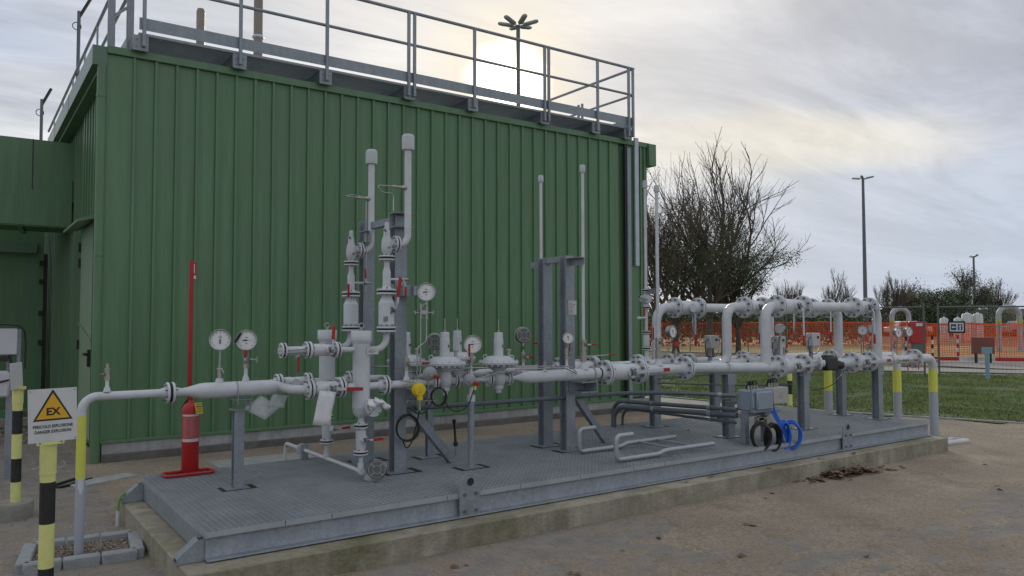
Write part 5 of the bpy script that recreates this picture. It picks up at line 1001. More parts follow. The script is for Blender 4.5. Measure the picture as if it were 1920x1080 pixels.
for x_ in (5.475, 5.795):
    for z in (.72,.87): b.cyl((x_,.136,z),(x_,.126,z),.009,8)
b.build('lid_screws', BOLT, jb, kind='stuff')
jc = thing('junction_box', 'smaller beige metal junction box right of the large one', 'junction box', (6.0,.22,.75)); MB().box(5.835,.15,.745,6.095,.26,.915).build('enclosure', BOXL, jc, bevel=.004); b = MB()
for k in range(4): b.box(5.92,.148,.80+k*.018,6.0,.1495,.804+k*.018)
b.build('label_print', mat('faded_print',(.22,.21,.20),.6), jc, kind='stuff')
for lab, x0, z0 in (('glands and looping leads on top of the large junction box', 5.53, .905), ('glands and looping leads on top of the small junction box', 5.88, .915)):
    t = thing('cable_glands', lab, 'cable', (x0,.24,z0)); b = MB(); c_ = MB()
    for k in range(4): xx = x0+k*.045; b.tube([(xx,.24,z0),(xx,.24,z0+.045)],.012,8).tube([(xx,.24,z0+.012),(xx,.24,z0+.024)],.017,6); c_.tube(elbow_path([(xx,.24,z0+.045),(xx,.24,z0+.09),(xx+.08-.02*k,.30,z0+.085),(xx+.09-.02*k,.34,z0)],.035,5),.008,8)
    b.build('gland', BRASSY, t); c_.build('lead', BLACK, t)
def hangcoil(b, c, ax, rx, rz, r, turns, tb, seed):
    """bundle of loops hung side by side: tb spreads them along the axis"""
    random.seed(seed); a, b2, n = frame(ax)
    hor = V((0,0,1)).cross(n).normalized()
    for k in range(turns):
        off = n*random.uniform(-tb, tb); sx_ = rx*random.uniform(.88,1.06); sz_ = rz*random.uniform(.93,1.05); dz = random.uniform(-.012,.012); ph = random.uniform(0,6)
        pts = [V(c)+off+hor*sx_*math.cos(R_(q))*(1+.03*math.sin(3*R_(q)+ph))+V((0,0,sz_*math.sin(R_(q))+dz))+n*.012*math.sin(R_(q)+ph) for q in range(0,361,15)]
        b.tube(pts, r, 7, False)
for lab, c, ax, rx, rz, sd0, top in (('left black cable coil hanging below the junction box', (5.47,.045,.455), (-.62,-.78,0), .092, .135, 3, (5.54,.12,.56)), ('right black cable coil hanging below the junction box', (5.645,.03,.42), (-.25,-.97,0), .080, .135, 4, (5.66,.12,.55))):
    t = thing('cable_coil', lab, 'cable', c); b = MB(); hangcoil(b, c, ax, rx, rz, .0115, 10, .028, sd0)
    for q in (-.01,.01): b.tube([(top[0]+q,.13,.64),(top[0]+q,top[1],top[2]),(c[0]+q,c[1]+.02,c[2]+.125)],.009,8)
    b.build('cable', BLACK, t)
t = thing('cable_coil', 'bundle of bright blue cables looped below the small junction box', 'cable', (5.86,.05,.42)); b = MB(); random.seed(5)
for k in range(3): xx = 5.86+.028*k; b.tube(elbow_path([(xx-.03,.20,.75),(xx-.03,.16,.62),(xx-.02,.05,.50),(xx+.02,.03,.36),(xx+.06,.02,.30)],.08,5),.0085,8)
hangcoil(b, (5.845,.04,.43), (-.35,-.93,0), .070, .14, .0095, 6, .022, 15); hangcoil(b, (5.955,.03,.425), (-.70,-.70,0), .100, .14, .0095, 8, .030, 16)
b.tube(elbow_path([(5.92,.03,.30),(5.99,.02,.27),(6.02,.02,.29)],.02,4),.0085,8)
b.build('cable', BLUE, t)
for k in range(3): MB().tube([(5.83+.028*k,.20,.75),(5.83+.028*k,.185,.69)],.011,8).build('cable_end', BLACK, t)
# bent tube stairs / ladder lying on the deck
ld = thing('loose_ladder', 'galvanised tube ladder section with hooked ends lying flat on the deck', 'ladder', (4.2,.5,HD))
for y_, x0, x1 in ((.20,3.60,4.92),(.74,3.62,4.95)):
    MB().tube(elbow_path([(x0+.20,y_,HD+.245),(x0,y_,HD+.245),(x0,y_,HD+.03),(x0+.55,y_,HD+.03),(x0+.62,y_,HD+.055),(x1,y_,HD+.055)],.045,5),.0225,14).build('side_tube', mat('bright_galvanised',(.36,.385,.40),.4,metal=.35,var=.08,scale=30) if y_ < .5 else bpy.data.materials['bright_galvanised'], ld)
for x_ in (4.40, 4.66): MB().box(x_-.02,.20,HD+.045,x_+.02,.74,HD+.062).build('rung', GALV, ld)
# instrument boxes on the right manifold
def ibox(label, x, y, z, w1, h, m=BOXL, coily=True):
    t = thing('instrument_box', label, 'instrument', (x,y,z)); MB().box(x-w1/2,y-.06,z-h/2,x+w1/2,y+.04,z+h/2).build('enclosure', m, t, bevel=.006); MB().box(x+.02,y+.04,1.0,x+.06,y+.075,z+h/2).build('stand_bar', GALV, t)
    MB().box(x+w1*.05,y-.0625,z+h*.08,x+w1*.30,y-.0605,z+h*.25).build('display', GASK, t)
    if coily: MB().tube(elbow_path([(x-w1/2,y-.03,z+h*.2),(x-w1/2-.06,y-.03,z+h*.2),(x-w1/2-.07,y-.04,z-.16),(x,y-.05,z-.20),(x+.10,y-.04,z-.10)],.06,5),.006,8).build('lead', mat('blue_black_lead',(.015,.03,.09),.4) if 'blue_black_lead' not in bpy.data.materials else bpy.data.materials['blue_black_lead'], t)
ibox('grey instrument box among the leads behind the front pipe, near the tree trunk', 6.38,1.45,1.37,.17,.16)
ibox('grey instrument box with looping lead right of the front riser', 7.10,1.0,1.36,.17,.16)
ibox('light instrument box with small display in front of the orange net', 7.84,1.0,1.385,.17,.17, CABG)
t = thing('actuator', 'black valve actuator with pale end cap on the lower manifold', 'actuator', (7.85,.90,1.09)); MB().lathe((7.09,.42,1.125),(.75,-.66,0),[(0,0),(0,.080),(.018,.080),(.018,.04),(.06,.04)],24).build('flange', PIPE, t)
MB().obox((7.31,.45,1.115), V((.25,0,0)), V((0,.14,0)), V((0,0,.165))).build('motor_case', BLACKP, t, bevel=.02); MB().box(7.24,.40,1.19,7.36,.50,1.215).build('terminal_cover', BLACKP, t, bevel=.008); MB().tube([(7.44,.44,1.09),(7.55,.42,1.09)],.05,18).build('end_cap', BLACKP, t); MB().lathe((7.52,.43,1.10),(1,-.3,0),[(0,.045),(.03,.045),(.035,.04),(.035,0)],8).build('hand_knob', CABG, t)
small('thin black lead drooping below the actuator over the lawn', [(7.58,.40,1.03),(7.50,.42,.92),(7.32,.45,.82),(7.02,.5,.80)], .005, .15, BLACK, 8, 'cable', 'cable')
t = thing('white_tag', 'white house-shaped plate standing behind the front lever grip', 'plate', (6.98,.9,1.25)); MB().prism([(-.05,-.13),(.05,-.13),(.05,.04),(.0,.10),(-.05,.04)],(7.02,.88,1.26),(.95,-.3,0),(0,0,1),(.002,.006,0)).build('plate', WHITE, t)
# ---------------------------------------------------------------- fire extinguisher
ex = thing('fire_extinguisher', 'red wheeled-base fire extinguisher with yellow service tag at the back corner of the deck', 'extinguisher', (.355,2.0,HD))
MB().lathe((.357,2.0,HD), (0,0,1), [(.02,0),(.02,.066),(.03,.070),(.54,.070),(.565,.066),(.59,.052),(.605,.03),(.62,.018),(.64,.018),(.642,0)], 30).build('cylinder', RED, ex)
lb = MB(); 
for z0, z1, m, nm in ((.30,.49,mat('extinguisher_red_print',(.42,.09,.09),.5),'label_panel'),(.275,.30,WHITE,'label_strip'),(.49,.505,WHITE,'label_edge')):
    b = MB(); pts = [(.357+.0708*math.sin(R_(q)), 2.0-.0708*math.cos(R_(q))) for q in range(-75,56,8)]; n = len(pts)
    b.v = [V((x,y,HD+z0)) for x,y in pts]+[V((x,y,HD+z1)) for x,y in pts]; b.f = [(i,i+1,n+i+1,n+i) for i in range(n-1)]; b.build(nm, m, ex)
b = MB()
for k in range(15):
    for (q0,q1) in ((-60,-25),(-15,20)):
        q1_ = q1-random.uniform(0,24); z = HD+.312+k*.0115; p0 = V((.357+.0714*math.sin(R_(q0)),2.0-.0714*math.cos(R_(q0)),z)); p1 = V((.357+.0714*math.sin(R_(q1_)),2.0-.0714*math.cos(R_(q1_)),z)); pm = V((.357+.0722*math.sin(R_((q0+q1_)/2)),2.0-.0722*math.cos(R_((q0+q1_)/2)),z)); b.tube([p0,pm,p1],.0011,4)
b.build('label_print', mat('pale_red_print',(.52,.30,.30),.6), ex, kind='stuff')
sq = [(-.19,-.085),(.19,-.085),(.19,.085),(-.19,.085)]; c_ = (.335,1.95)
b = MB(); pts = []
for i in range(4):
    p, q, r_ = sq[i-1], sq[i], sq[(i+1)%4]; pts += arc(V((q[0]+(p[0]-q[0])*.045/max(.001,math.dist(p,q)),q[1]+(p[1]-q[1])*.045/math.dist(p,q),0)),V((q[0],q[1],0)),V((q[0]+(r_[0]-q[0])*.045/math.dist(r_,q),q[1]+(r_[1]-q[1])*.045/math.dist(r_,q),0)),4)
pts.append(pts[0]); b.tube([V((c_[0]+p.x, c_[1]+p.y, HD+.017)) for p in pts], .0135, 10); b.bar((.357,1.87,HD+.016),(.357,2.03,HD+.016),.03,.012); b.build('base_hoop', RED, ex)
MB().bar((.35,1.97,HD+.66),(.41,1.95,HD+.67),.02,.02).bar((.33,1.99,HD+.63),(.29,2.02,HD+.56),.012,.012).build('valve_head', BLACKP, ex)
yt = MB().obox((.405,1.925,HD+.555), V((.06,.01,0)), V((0,.003,0)), V((.014,0,-.095))).build('service_tag', mat('tag_yellow',(.66,.52,.06),.6), ex); b = MB()
for k in range(4): b.obox((.401+.003*k,1.9232,HD+.59-k*.02), V((.045,.0075,0)), V((0,.001,0)), V((0,0,.004 if k!=1 else .007)))
b.build('tag_print', INK, yt, kind='stuff')
sp_ = thing('marker_pole', 'thin tall red pole with a small sign flag behind the extinguisher', 'pole', (.355,2.05,HD)); MB().box(.340,2.045,HD+.03,.372,2.06,2.17).build('pole_bar', RED, sp_); fl_ = MB().box(.373,2.045,2.0,.398,2.05,2.155).build('flag_plate', RED, sp_)
MB().box(.376,2.0435,2.01,.395,2.0445,2.04).box(.376,2.0435,2.06,.384,2.0445,2.14).build('flag_print', WHITE, fl_)
# ---------------------------------------------------------------- EX sign
def post_striped(label, x, y, z0, z1, r, cat='sign post', bands=None):
    t = thing('striped_post', label, cat, (x,y,z0)); 
    for a, c, m, nm in bands: MB().tube([(x,y,a),(x,y,c)], r if m is PALEY else r+.0006, 24).build(nm, m, t)
    return t
sxp, syp = -.80, .60
ps = post_striped('near yellow and black striped post under the white warning sign', sxp, syp, 0, .91, .043, bands=[(-.05,.13,BLACKP,'black_band'),(.13,.40,PALEY,'yellow_band'),(.40,.655,BLACKP,'black_band'),(.655,.70,PALEY,'yellow_band')])
MB().tube([(sxp,syp,.701),(sxp,syp,.905)], .047, 24).build('sleeve', PALEY, ps)
for s_ in (-1,1): MB().torus((sxp+s_*.068,syp-.01*s_,.755),(-.2,-1,.1),.020,.0035,16,6,a0=-150,a1=130).build('hook', CHROME, ps)
sg_ = thing('warning_sign', 'square white EX explosion danger sign with amber triangle on the near striped post', 'sign', (-.79,.55,.9))
un = V((.97,.24,0)).normalized(); vn = V((-.02,.05,1)).normalized(); nn_ = un.cross(vn).normalized(); sc = V((-.785,.545,1.07))
def quad(c, u, v, w1, h, t=.002): return MB().obox(c, u*w1, v*h, u.cross(v).normalized()*t)
quad(sc, un, vn, .275, .325, .004).build('plate', WHITE, sg_, bevel=.001)
MB().obox(V((-.795,.535,.903)), un*.155, vn*.026, nn_*.006).build('clamp_strip', PALEY, sg_)
b = MB()
for a in (-.06,.06): p = V((-.795,.535,.903))+un*a; b.cyl(p+nn_*.003, p+nn_*.007, .006, 6)
for a, c in ((-.125,.15),(.125,.15),(.125,-.15)): p = sc+un*a+vn*c; b.cyl(p+nn_*.002, p+nn_*.006, .004, 6)
b.build('screws', BOLT, sg_, kind='stuff')
tri = lambda k: [(-.108*k,-.075*k+.0),( .108*k,-.075*k),(.0,.112*k)]
tc_ = sc+vn*.045
b = MB(); b.prism([(-.112,-.078),(.112,-.078),(.004,.108),(-.004,.108)], tc_+nn_*.0022, un, vn, nn_*.0006).build('triangle_border', INK, sg_)
b = MB(); b.prism([(-.094,-.067),(.094,-.067),(0,.090)], tc_+nn_*.003, un, vn, nn_*.0006).build('triangle_field', SIGNY, sg_)
def text(s_, c, u, v, size, m, par, name, off=0.0, sx=1.0, ex_=.0004):
    cu = bpy.data.curves.new('t', 'FONT'); cu.body = s_; cu.size = size; cu.align_x = 'CENTER'; cu.align_y = 'CENTER'; cu.offset = off; cu.extrude = ex_; cu.resolution_u = 2
    to = bpy.data.objects.new('t', cu); COL.objects.link(to); bpy.context.view_layer.update(); me = bpy.data.meshes.new_from_object(to.evaluated_get(bpy.context.evaluated_depsgraph_get())); bpy.data.objects.remove(to); bpy.data.curves.remove(cu)
    n_ = u.cross(v).normalized(); base = V(WL[par.name])
    for vv in me.vertices: q = c+u*vv.co.x*sx+v*vv.co.y+n_*vv.co.z-base; vv.co = q
    me.materials.clear(); me.materials.append(m); o = bpy.data.objects.new(name, me); COL.objects.link(o); o.parent = par; WL[o.name] = tuple(base); return o
text('EX', tc_-vn*.025+nn_*.0042, un, vn, .062, INK, sg_, 'lettering', .0022, 1.05)
text('PERICOLO ESPLOSIONE', sc-vn*.068+nn_*.0028, un, vn, .026, INK, sg_, 'lettering', .0007, .82)
text('DANGER EXPLOSION', sc-vn*.100+nn_*.0028, un, vn, .026, INK, sg_, 'lettering', .0007, .82)
# gravel box round the inlet pipe
gbx = thing('gravel_box', 'rectangle of pale kerb stones filled with gravel at the foot of the inlet pipe', 'kerb box', (-.52,1.2,0))
O = [(-.90,1.02),(-.22,.95),(-.16,1.48),(-.82,1.56)]
def edge(a, b_, n):
    a, b_ = V((*a,.0)), V((*b_,.0)); d = (b_-a)/n
    for k in range(n): p = a+d*k+d.normalized()*.004; q = a+d*(k+1)-d.normalized()*.004; MB().bar(p+V((0,0,.028)), q+V((0,0,.028)), .085, .075).build('kerb_stone', KERBM, gbx, bevel=.008)
for i in range(4): edge(O[i], O[(i+1)%4], 3 if i % 2 == 0 else 2)
gs_ = MB(); random.seed(11)
for k in range(1500):
    u_, w_ = random.uniform(.07,.93), random.uniform(.08,.92); a = V((*O[0],0)).lerp(V((*O[1],0)),u_); c = V((*O[3],0)).lerp(V((*O[2],0)),u_); p = a.lerp(c,w_); r_ = random.uniform(.006,.014); q = random.uniform(0,3.1)
    gs_.obox(p+V((0,0,.012+random.uniform(0,.014))), V((math.cos(q),math.sin(q),random.uniform(-.4,.4)))*r_*1.6, V((-math.sin(q),math.cos(q),random.uniform(-.4,.4)))*r_*1.2, V((random.uniform(-.3,.3),random.uniform(-.3,.3),1))*r_)
gs_.build('gravel', GRAVEL, gbx, kind='stuff', flat=True)
p3 = post_striped('thin striped post standing behind the small beige junction box', 11.41,3.86,0,1.0,.045, bands=[(-.05,.25,PALEY,'yellow_band'),(.25,.50,BLACKP,'black_band'),(.50,.78,PALEY,'yellow_band'),(.78,1.0,BLACKP,'black_band')])
# second striped post with disc foot and cabinets
p2 = post_striped('far striped post standing in a round concrete foot at the left edge', -.855,2.76,.1,1.06,.038, bands=[(.12,.30,PALEY,'yellow_band'),(.30,.495,BLACKP,'black_band'),(.495,.70,PALEY,'yellow_band'),(.70,.895,BLACKP,'black_band'),(.895,.955,PALEY,'yellow_band')])
MB().tube([(-.855,2.76,.956),(-.855,2.76,1.075)],.042,24).build('sleeve', PALEY, p2); MB().box(-.91,2.70,1.075,-.80,2.74,1.10).build('clamp_strip', PALEY, p2)
o = MB().lathe((-.87,2.76,0),(0,0,1),[(0,.145),(.12,.15),(.135,.143),(.135,0)],40).build('concrete_foot', CONC, loc=(-.87,2.76,0)); tag(o, 'round weathered concrete foot under the far striped post', 'concrete base')
sn = thing('blank_sign', 'pale grey curved plate seen edge-on above the far striped post', 'sign', (-.87,2.72,1.1)); MB().obox((-.872,2.69,1.19), V((.095,.20,0)), V((-.012,.01,.22)), V((-.003,.006,0))).build('plate', WHITE, sn, bevel=.002)
cbx = thing('control_cabinet', 'light grey control cabinet cut off by the left edge of the photo', 'cabinet', (-1.0,4.6,0)); MB().box(-1.25,4.6,1.30,-.775,4.78,1.57).build('upper_box', CABG, cbx, bevel=.006); MB().box(-.774,4.64,1.05,-.74,4.78,1.56).build('side_panel', GALV, cbx); MB().box(-1.25,4.58,.86,-.835,4.8,1.13).build('lower_box', CABG, cbx, bevel=.02); MB().box(-1.2,4.7,0,-1.14,4.76,.9).box(-.86,4.7,0,-.80,4.76,1.3).build('legs', GALV, cbx)
MB().tube(elbow_path([(-1.25,4.58,1.60),(-1.0,4.58,1.63),(-.72,4.58,1.60),(-.70,4.6,1.45),(-.70,4.6,1.15)],.12,6),.010,8).build('cable', BLACK, cbx); MB().box(-.93,4.6,1.23,-.86,4.68,1.28).tube([(-.84,4.62,1.29),(-.81,4.62,1.15)],.014,8).tube([(-.93,4.57,1.02),(-.84,4.57,1.04)],.01,8).build('connectors', BLACKP, cbx)
# green lid-like object and kerb stones behind
o = MB().lathe((-.72,10.2,.10),(.1,0,1),[(-.05,.0),(-.04,.25),(0,.34),(.03,.33),(.05,.2),(.06,0)],26).build('plastic_bowl', mat('teal_plastic',(.05,.20,.12),.3), loc=(-.72,10.2,.1)); tag(o, 'shiny teal green lid lying at the left edge near the annex', 'lid')
o = MB().box(-3,9.3,0,-.05,9.55,.13).build('raised_kerb', CONC, loc=(-2,9.4,0), bevel=.01); tag(o, 'low concrete kerb in front of the annex at the left', 'kerb')
o = MB(); random.seed(4)
for k in range(700):
    x_, y_ = random.uniform(-2.2,-.35), random.uniform(7.3,8.9); r_ = random.uniform(.012,.03); q = random.uniform(0,3); o.obox((x_,y_,.012+random.uniform(0,.02)), V((math.cos(q),math.sin(q),.2))*r_*1.5, V((-math.sin(q),math.cos(q),.1))*r_, V((0,.2,1))*r_*.8)
o.build('gravel_strip', GRAVEL, kind='stuff', flat=True)
o = MB().bar((-.50,3.95,.012),(-.20,4.3,.012),.03,.02).bar((-.42,3.85,.012),(-.12,4.15,.012),.03,.02).bar((-.50,3.95,.012),(-.42,3.85,.012),.03,.02).build('black_bracket', BLACKP, loc=(-.4,4,0)); tag(o, 'black bent strips lying on the pavers behind the warning sign', 'bracket')
for lab, Q in (('pale concrete cover slab set in the sand by the inlet pipe', [(-.30,3.75),(.32,4.05),(.22,4.28),(-.36,4.0)]), ('pale chequered cover plate in the sand behind the skid', [(1.12,3.0),(2.35,3.0),(2.35,4.45),(1.12,4.45)])):
    o = MB().prism(Q,(0,0,-.02),(1,0,0),(0,1,0),(0,0,.034)).build('cover_plate', mat('pale_plate',(.34,.35,.345),.7,var=.15,scale=8,bump=.4,bscale=120) if 'pale_plate' not in bpy.data.materials else bpy.data.materials['pale_plate'], loc=(Q[0][0],Q[0][1],0)); tag(o, lab, 'cover')
t = thing('earth_cable', 'green-yellow earth cable stub looping over the left edge of the pad', 'cable', (-.15,1.95,.15)); MB().tube(elbow_path([(-.02,2.06,.22),(-.13,2.05,.24),(-.19,1.98,.22),(-.195,1.97,.12)],.04,5),.009,8).build('cable', mat('earth_green',(.12,.26,.03),.4), t); MB().tube([(-.195,1.97,.12),(-.195,1.97,-.03)],.016,10).build('sleeve', PIPE, t)
o = MB().tube([(9.0,.08,.02),(9.75,-.02,.02)],.035,14).tube([(8.98,.25,.02),(9.72,.15,.02)],.03,14).bar((9.70,.15,.02),(9.78,-.02,.02),.06,.05).build('plastic_tube', WHITE, loc=(9.3,.1,0)); tag(o, 'pale tube pieces lying beyond the right end of the concrete pad', 'tube')
# loose grit lying on the sand
random.seed(77); b = MB(); cnt = 0
while cnt < 9000:
    x_, y_ = random.uniform(-3.5, 10.5), random.uniform(-4.6, 8.0)
    if (-.2 < x_ < 8.9 and -.25 < y_ < 2.35) or (x_ > 0 and y_ > 5.0): continue
    dep = (V((x_, y_, 0))-camp).dot(fwd2)
    if dep < 4 or random.random() > (5.5/dep)**1.6: continue
    cl2 = noise.noise(V((x_*.9, y_*.9, 12)))
    if random.random() > .45+cl2: continue
    cnt += 1; r_ = random.uniform(.0018, .006)*(1.6 if random.random() < .06 else 1); q = random.uniform(0, 3.1); z = max(0, sandz(x_, y_)); o0 = len(b.v)
    b.add([(x_+r_*math.cos(q+a)*random.uniform(.7,1.2), y_+r_*math.sin(q+a)*random.uniform(.7,1.2), z-.001) for a in (0, 1.57, 3.14, 4.71)]+[(x_, y_, z+r_*random.uniform(.5,1))], [(0,1,4),(1,2,4),(2,3,4),(3,0,4)])
b.build('grit', GRAVEL, kind='stuff', flat=True)
# fallen leaves
def leaf(b, x, y, z, s_):
    q = random.uniform(0,6.28); t_ = random.uniform(-.5,.9); c, s = math.cos(q), math.sin(q); P_ = [(-1,0,.0),(-.3,.55,.25+.3*t_),(.5,.5,.2),(1.1,0,.05+.3*t_),(.5,-.5,.3*t_+.1),(-.3,-.55,.1)]
    b.add([(x,y,z+s_*.05)]+[(x+(a*c-d*s)*s_,y+(a*s+d*c)*s_,z+e*s_+.002) for a,d,e in P_], [(0,1,2),(0,2,3),(0,3,4),(0,4,5),(0,5,6),(0,6,1)])
random.seed(21); b = MB()
for k in range(230):
    u_ = random.gauss(0,.55); x_ = 6.42+u_*.50+random.uniform(-.1,.1); y_ = -.33-.12*u_*.4+random.gauss(0,.06); leaf(b, x_, y_, .005+abs(random.gauss(.03,.03))*max(0,1-abs(u_)), random.uniform(.022,.055))
b.build('leaf_pile', DEAD, kind='stuff', flat=True); b = MB()
for x_, y_, z_ in ((5.05,-.42,.0),(4.15,-.1,.168),(3.1,-.85,.0),(2.0,-1.1,0),(1.5,-.55,0),(6.9,-1.6,0),(3.2,-1.5,0),(4.5,-.12,.168),(5.35,-.15,.168),(6.2,-.15,.168),(7.3,-.45,.0),(7.1,-1.5,.0),(3.9,-2.0,0),(8.2,-.9,0),(2.6,-.9,0),(6.8,-.17,.168),(9.0,-1.2,0),(5.8,-2.4,0),(4.8,-.5,0),(3.95,-1.0,0),(1.7,-1.3,0),(5.7,1.2,HD)):
    for _ in range(random.choice((1,1,2,3))): leaf(b, x_+random.uniform(-.05,.05), y_+random.uniform(-.03,.03), z_+.004, random.uniform(.015,.038))
for k in range(160): leaf(b, random.uniform(-3,11), random.uniform(-4.5,-.25), .003, random.uniform(.004,.011))
b.build('fallen_leaves', DEAD, kind='stuff', flat=True)
# ================================================================ BACKGROUND
def mast(label, x, y, ztop, r0, r1, nh, hs, el=0.25, zb=-.05):
    t = thing('lamp_mast', label, 'lamp post', (x, y, 0)); MB().tube([(x,y,zb),(x,y,ztop*.5),(x,y,ztop-.05)], [r0,(r0+r1)/2,r1], 12).build('mast', GALVD, t)
    for k in range(nh):
        q = 2*math.pi*(k+.25)/nh; d = V((math.cos(q),math.sin(q),el)).normalized(); p = V((x,y,ztop)); b = MB()
        side = V((0,0,1)).cross(d).normalized(); nrm = d.cross(side); P_ = []
        prof = [(-.28,.03,.03),(.0,.035,.035),(.03,.12,.08),(.12,.18,.12),(.85,.18,.11),(.96,.13,.08),(1.0,.05,.03)]; o = len(b.v); n = 12
        for (a, wv, hv_) in prof:
            for i in range(n):
                w_ = 2*math.pi*i/n; b.v.append(p+d*(a*hs+.30*hs)+side*wv*hs*math.cos(w_)+nrm*hv_*hs*math.sin(w_))
        for j in range(len(prof)-1):
            for i in range(n): b.f.append((o+j*n+i, o+j*n+(i+1)%n, o+(j+1)*n+(i+1)%n, o+(j+1)*n+i))
        b.f.append(tuple(range(o+n-1,o-1,-1))); b.f.append(tuple(range(o+(len(prof)-1)*n,o+len(prof)*n)))
        b.build('lamp_head', LAMPM, t, sharp=180)
    MB().lathe((x,y,ztop-.12*hs),(0,0,1),[(-.1,0),(-.1,.1*hs),(.1*hs,.14*hs),(.2*hs,.1*hs),(.2*hs,0)],14).build('hub', GALVD, t); return t
mast('tall lamp mast with six heads rising behind the roof railing in front of the sun', 12.6, 14.15, 10.72, .085, .06, 6, .50, .22)
mast('tall dark lamp mast standing alone against the blue-grey sky on the right', 55.5, 27.95, 12.5, .17, .10, 4, .62, .15)
mast('distant slim lamp mast above the hedge at the right', 115.6, 46.6, 10.4, .20, .13, 2, 1.1, .15)
for i, (x, y, h) in enumerate(((150, 118, 9.0), (160, 105, 8.5), (150, 70, 7.0))):
    mast(('tiny far mast right of the big bare tree', 'tiny far mast between the two small bare trees', 'tiny far mast above the pipe loops, right of centre')[i], x, y, h, .2, .12, 2, .8, .1)
# trees
def branch(b, p, d, ln, r, lvl, maxl, spread, leaves, up=.12, seg=5, kids=(2, 3), shrink=.74):
    pts = [V(p)]; rs = [r]; n = 4; dd = V(d).normalized(); q = V(p)
    for k in range(n):
        dd = (dd+V((random.gauss(0,.10),random.gauss(0,.10),random.gauss(0,.06)+up*.3))).normalized(); q = q+dd*ln/n; pts.append(q.copy()); rs.append(r*(1-(k+1)/n*.38))
    b.tube(pts, rs, seg if lvl < 3 else 3, False)
    if leaves is not None and lvl >= maxl-2:
        for k in range(1, n+1): leaves.append((pts[k].copy(), lvl))
    if lvl >= maxl: return
    nk = random.randint(*kids)
    for k in range(nk+ (1 if lvl < 2 else 0)):
        t = 1.0 if k == 0 else random.uniform(.35,.95); i = min(n-1, int(t*n)); pp = pts[i].lerp(pts[i+1], t*n-i) if t < 1 else pts[-1]
        ax = V((random.gauss(0,1),random.gauss(0,1),random.gauss(0,.5))).normalized(); sp = spread*(.35 if k == 0 else 1)*random.uniform(.7,1.2)
        nd_ = (dd+ax*sp+V((0,0,up))).normalized(); branch(b, pp, nd_, ln*shrink*random.uniform(.75,1.15), max(.004, r*(.70 if k == 0 else .52)), lvl+1, maxl, spread, leaves, up, seg, kids, shrink)
def leafcloud(pts, n, s0, rad, mat_, par, name='crown'):
    b = MB()
    for k in range(n):
        p = random.choice(pts)[0]+V((random.gauss(0,rad),random.gauss(0,rad),random.gauss(0,rad))); q = V((random.gauss(0,1),random.gauss(0,1),random.gauss(0,1))).normalized(); u = q.orthogonal().normalized(); v = q.cross(u); s_ = s0*random.uniform(.5,1.3)
        b.add([p-u*s_, p+v*s_*.55, p+u*s_, p-v*s_*.55], [(0,1,2,3)])
    return b.build(name, mat_, par, kind='stuff', flat=True)
def tree(label, x, y, h, r, maxl, spread, up=.12, nleaf=0, lmat=None, seed=1, tf=.30, rad=.25, ls=.06, kids=(2,3), shrink=.74, lean=(0,0), leaf_low=None, name='bare_tree', group=None, limbs=4):
    random.seed(seed); t = thing(name, label, 'tree', (x,y,0), group); tk = MB(); lv = [] ; b = MB()
    hh = h*tf; top = V((x+lean[0],y+lean[1],hh)); tk.tube([(x,y,-.1),(x,y,.15),(x+lean[0]*.5,y+lean[1]*.5,hh*.5),top], [r*1.35,r*1.05,r*.9,r*.8], 10); tk.build('trunk', BARK, t)
    for k in range(limbs):
        q = 2*math.pi*(k+random.uniform(0,.5))/limbs; d = V((math.cos(q)*spread*(.9 if k else .15), math.sin(q)*spread*(.9 if k else .15), 1.0)); branch(b, top-V((0,0,hh*.2*random.random()*(k>0))), d, h*(1-tf)*(.30 if k else .36), r*(.62 if k else .75), 1, maxl, spread, lv, up, 6, kids, shrink)
    b.build('branches', BARK, t, kind='stuff', flat=False)
    if nleaf:
        P_ = [q for q in lv if leaf_low is None or q[0].z < leaf_low]
        if P_: leafcloud(P_, nleaf, ls, rad, lmat, t)
    return t
tree('tallest bare tree with fine upswept twigs rising above the pipe loops', 28.2, 19.1, 10.2, .19, 6, .66, .12, seed=9, tf=.18, kids=(3,3), shrink=.76, nleaf=4200, lmat=LEAF, rad=.16, ls=.04, leaf_low=4.6, limbs=5)
tree('dark evergreen-clad tree with brown trunk standing behind the ring plate', 26.3, 18.4, 6.6, .17, 6, .72, .08, seed=8, tf=.30, nleaf=12000, lmat=LEAF, rad=.24, ls=.045, shrink=.80, name='evergreen_tree', limbs=6)
tree('half bare tree nearest the building corner behind the slim vents', 23.9, 19.4, 7.6, .15, 6, .62, .14, seed=12, tf=.26, nleaf=11000, lmat=LEAFB, rad=.20, ls=.040, shrink=.76, limbs=5, kids=(3,3))
tree('broad dark tree filling the gap between the corner tree and the tallest one', 28.5, 22.5, 6.6, .17, 6, .7, .08, seed=18, tf=.24, nleaf=10000, lmat=LEAF, rad=.26, ls=.048, shrink=.80, name='evergreen_tree', limbs=6)
tree('leafy dark tree leaning right under the tallest bare one', 28.9, 18.9, 5.0, .13, 6, .75, .06, seed=23, tf=.25, nleaf=6500, lmat=LEAF, rad=.18, ls=.042, shrink=.80, name='evergreen_tree', limbs=5)
for i, (x, y, h, sd0, lab) in enumerate(((77.0, 49.7, 6.6, 31, 'small bare round tree just right of the big tree group'), (81.6, 46.4, 7.0, 32, 'small bare tree standing over the upper front pipe'), (76.8, 37.5, 6.6, 33, 'bare spreading tree right of the tall dark mast'), (91.0, 33.6, 6.2, 34, 'thin bare tree near the right edge of the photo'), (86, 40.0, 5.6, 36, 'wispy bare tree behind the round bushy one'))):
    tree(lab, x, y, h, .13, 5, .55, .22, seed=sd0, tf=.20, kids=(3,4), shrink=.74, limbs=7, group='small bare trees along the horizon', nleaf=500 if i > 2 else 0, lmat=LEAFG, rad=.3, ls=.09)
